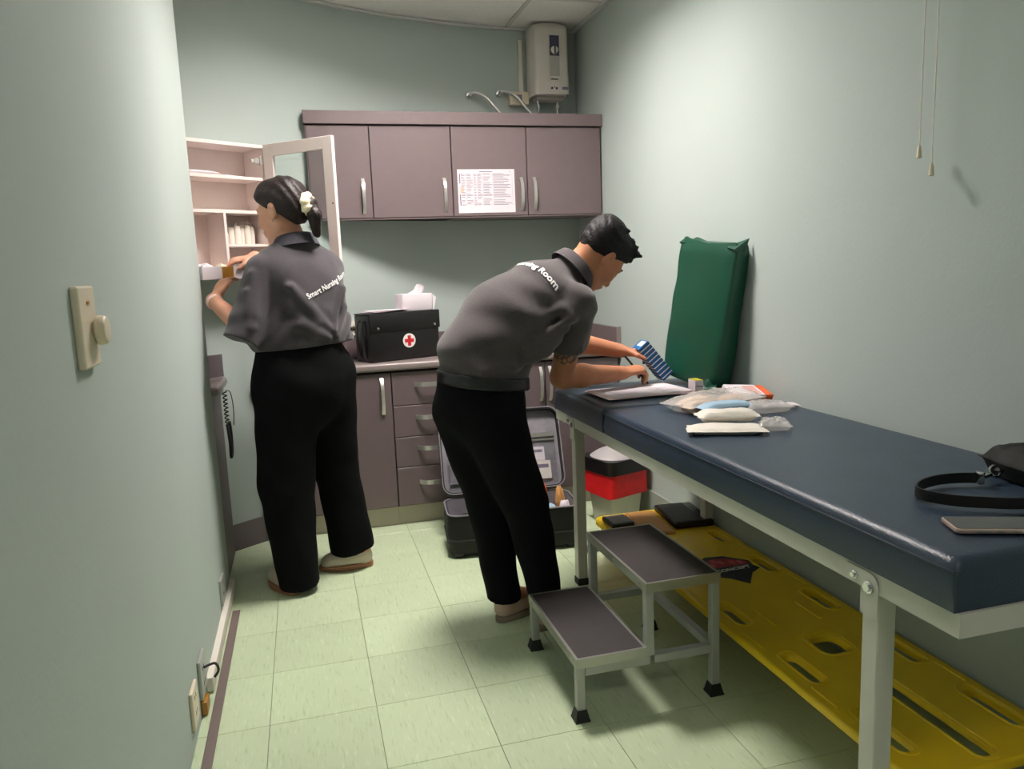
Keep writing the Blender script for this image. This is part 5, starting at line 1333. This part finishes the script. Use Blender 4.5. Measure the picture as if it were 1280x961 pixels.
# trousers
F = Field((.33, 2.28, .02), (.98, 2.95, .98), .0055)
F.cone(V(.588, 2.605, .925), V(.578, 2.60, .83), .149, .158, .03)
F.cone(mhR+V(-.012, .02, -.075), V(.700, 2.505, .45), .115, .082, .05); F.cone(V(.700, 2.505, .45), V(.772, 2.488, .05), .082, .056, .012)
F.cone(mhL+V(-.0, -.01, -.075), V(.592, 2.63, .45), .115, .080, .04); F.cone(V(.592, 2.63, .45), V(.640, 2.598, .05), .080, .060, .012)
F.ripple(lambda X, Y, Z: .003*np.sin(20*X+16*Y+6*Z+3*np.sin(5*Z))+.0018*np.sin(40*Z+28*X))
F.clip((.58, 2.6, .912), (.14, 0, 1)); F.clip((0, 2.55, .074), (0, .05, -1))
link_mesh('trousers', F.mesh('trousers'), 'pants_m', mn)
F = Field((.36, 2.36, .85), (.82, 2.84, .98), .005)
F.cone(V(.594, 2.600, .95), V(.590, 2.597, .86), .160, .1645, 0); F.clip((.58, 2.6, .918), (.14, 0, 1)); F.clip((.58, 2.6, .874), (-.14, 0, -1))
link_mesh('belt', F.mesh('belt', 1), 'belt', mn)
shoe(mn, mfR, mdr, .27, 'shoe_m', 'sole_m'); shoe(mn, mfL, mdr, .27, 'shoe_m', 'sole_m')
# hair: short at the sides, tufted on top
F = Field(HC-.19, HC+.19, .004)
F.ell(Pm(-.014, 0, .036), (.103, .081, .094), .01, Rm_, clips=[(tuple(Pm(.0, 0, .012)), -(Rm_[:, 2]*.80-Rm_[:, 0]*.60))])
F.ell(Pm(.005, 0, .080), (.098, .072, .052), .02, Rm_, clips=[(tuple(Pm(.07, 0, .062)), -(Rm_[:, 2]*.75-Rm_[:, 0]*.66))])
F.ell(Pm(-.055, 0, .075), (.062, .070, .062), .03, Rm_)
for k in range(46):
    rnd = random.Random(100+k); a = rnd.uniform(-1, 1); b = rnd.uniform(-.8, 1)
    p = Pm(.01+.075*b, .058*a, .108+.012*(1-a*a)-.03*max(0, b-.5)); q = p+Rm_[:, 2]*.013+Rm_[:, 0]*rnd.uniform(.0, .016)+Rm_[:, 1]*rnd.uniform(-.012, .012)
    F.cone(p, q, .012, .005, .008)
F.ripple(lambda X, Y, Z: .0014*np.sin(170*X+120*Z+5*np.sin(40*Y)))
link_mesh('hair', F.mesh('hair', 0), 'hair_m', mn)
for q in (1, -1):
    c = Pm(.084, q*.030, .028); F = Field(c-.04, c+.04, .003); F.cone(Pm(.092, q*.013, .024), Pm(.082, q*.048, .030), .006, .004, 0); link_mesh('eyebrow', F.mesh('eyebrow'), 'hair_m', mn)
    MB().lathe([(.0005, -.007), (.005, -.005), (.0075, 0), (.005, .005), (.0005, .007)], Pm(.0835, q*.031, -.002), 12).build('eye', 'eye', mn, smooth=True)

# blue striped carton in his left hand, pen in his right
bb = thing('striped_carton', 'blue carton with white stripes held in the man\'s hand', 'box', (1.33, 2.86, .80))
ax_ = unit(V(.62, -.05, -.78)); ay_ = unit(np.cross(V(0, 0, 1), ax_)); az_ = np.cross(ax_, ay_)
cx = frame_xf((1.358, 2.845, .883), ax_, ay_, az_)
BLh, BWh, BHh = .085, .040, .026
MB().box((-BLh, -BWh, -BHh), (BLh, BWh, BHh), bevel=.0008, xf=cx).build('carton', 'bluebox', bb)
for k in range(9):
    x = -.072+k*.018
    m = MB().box((x, -BWh-.0006, -BHh-.0006), (x+.004, BWh+.0006, BHh+.0006), xf=cx); m.build('stripe', 'white', bb)
MB().box((-BLh-.0006, -.03, -.008), (-BLh-.0001, .02, .02), xf=cx).build('end_label', 'white', bb)
tag(MB().cyl((1.318, 2.806, .796), (1.222, 2.812, .912), .0042, .0042, 10).build('pen', 'black_p', smooth=40), 'black pen in the man\'s writing hand', 'pen')
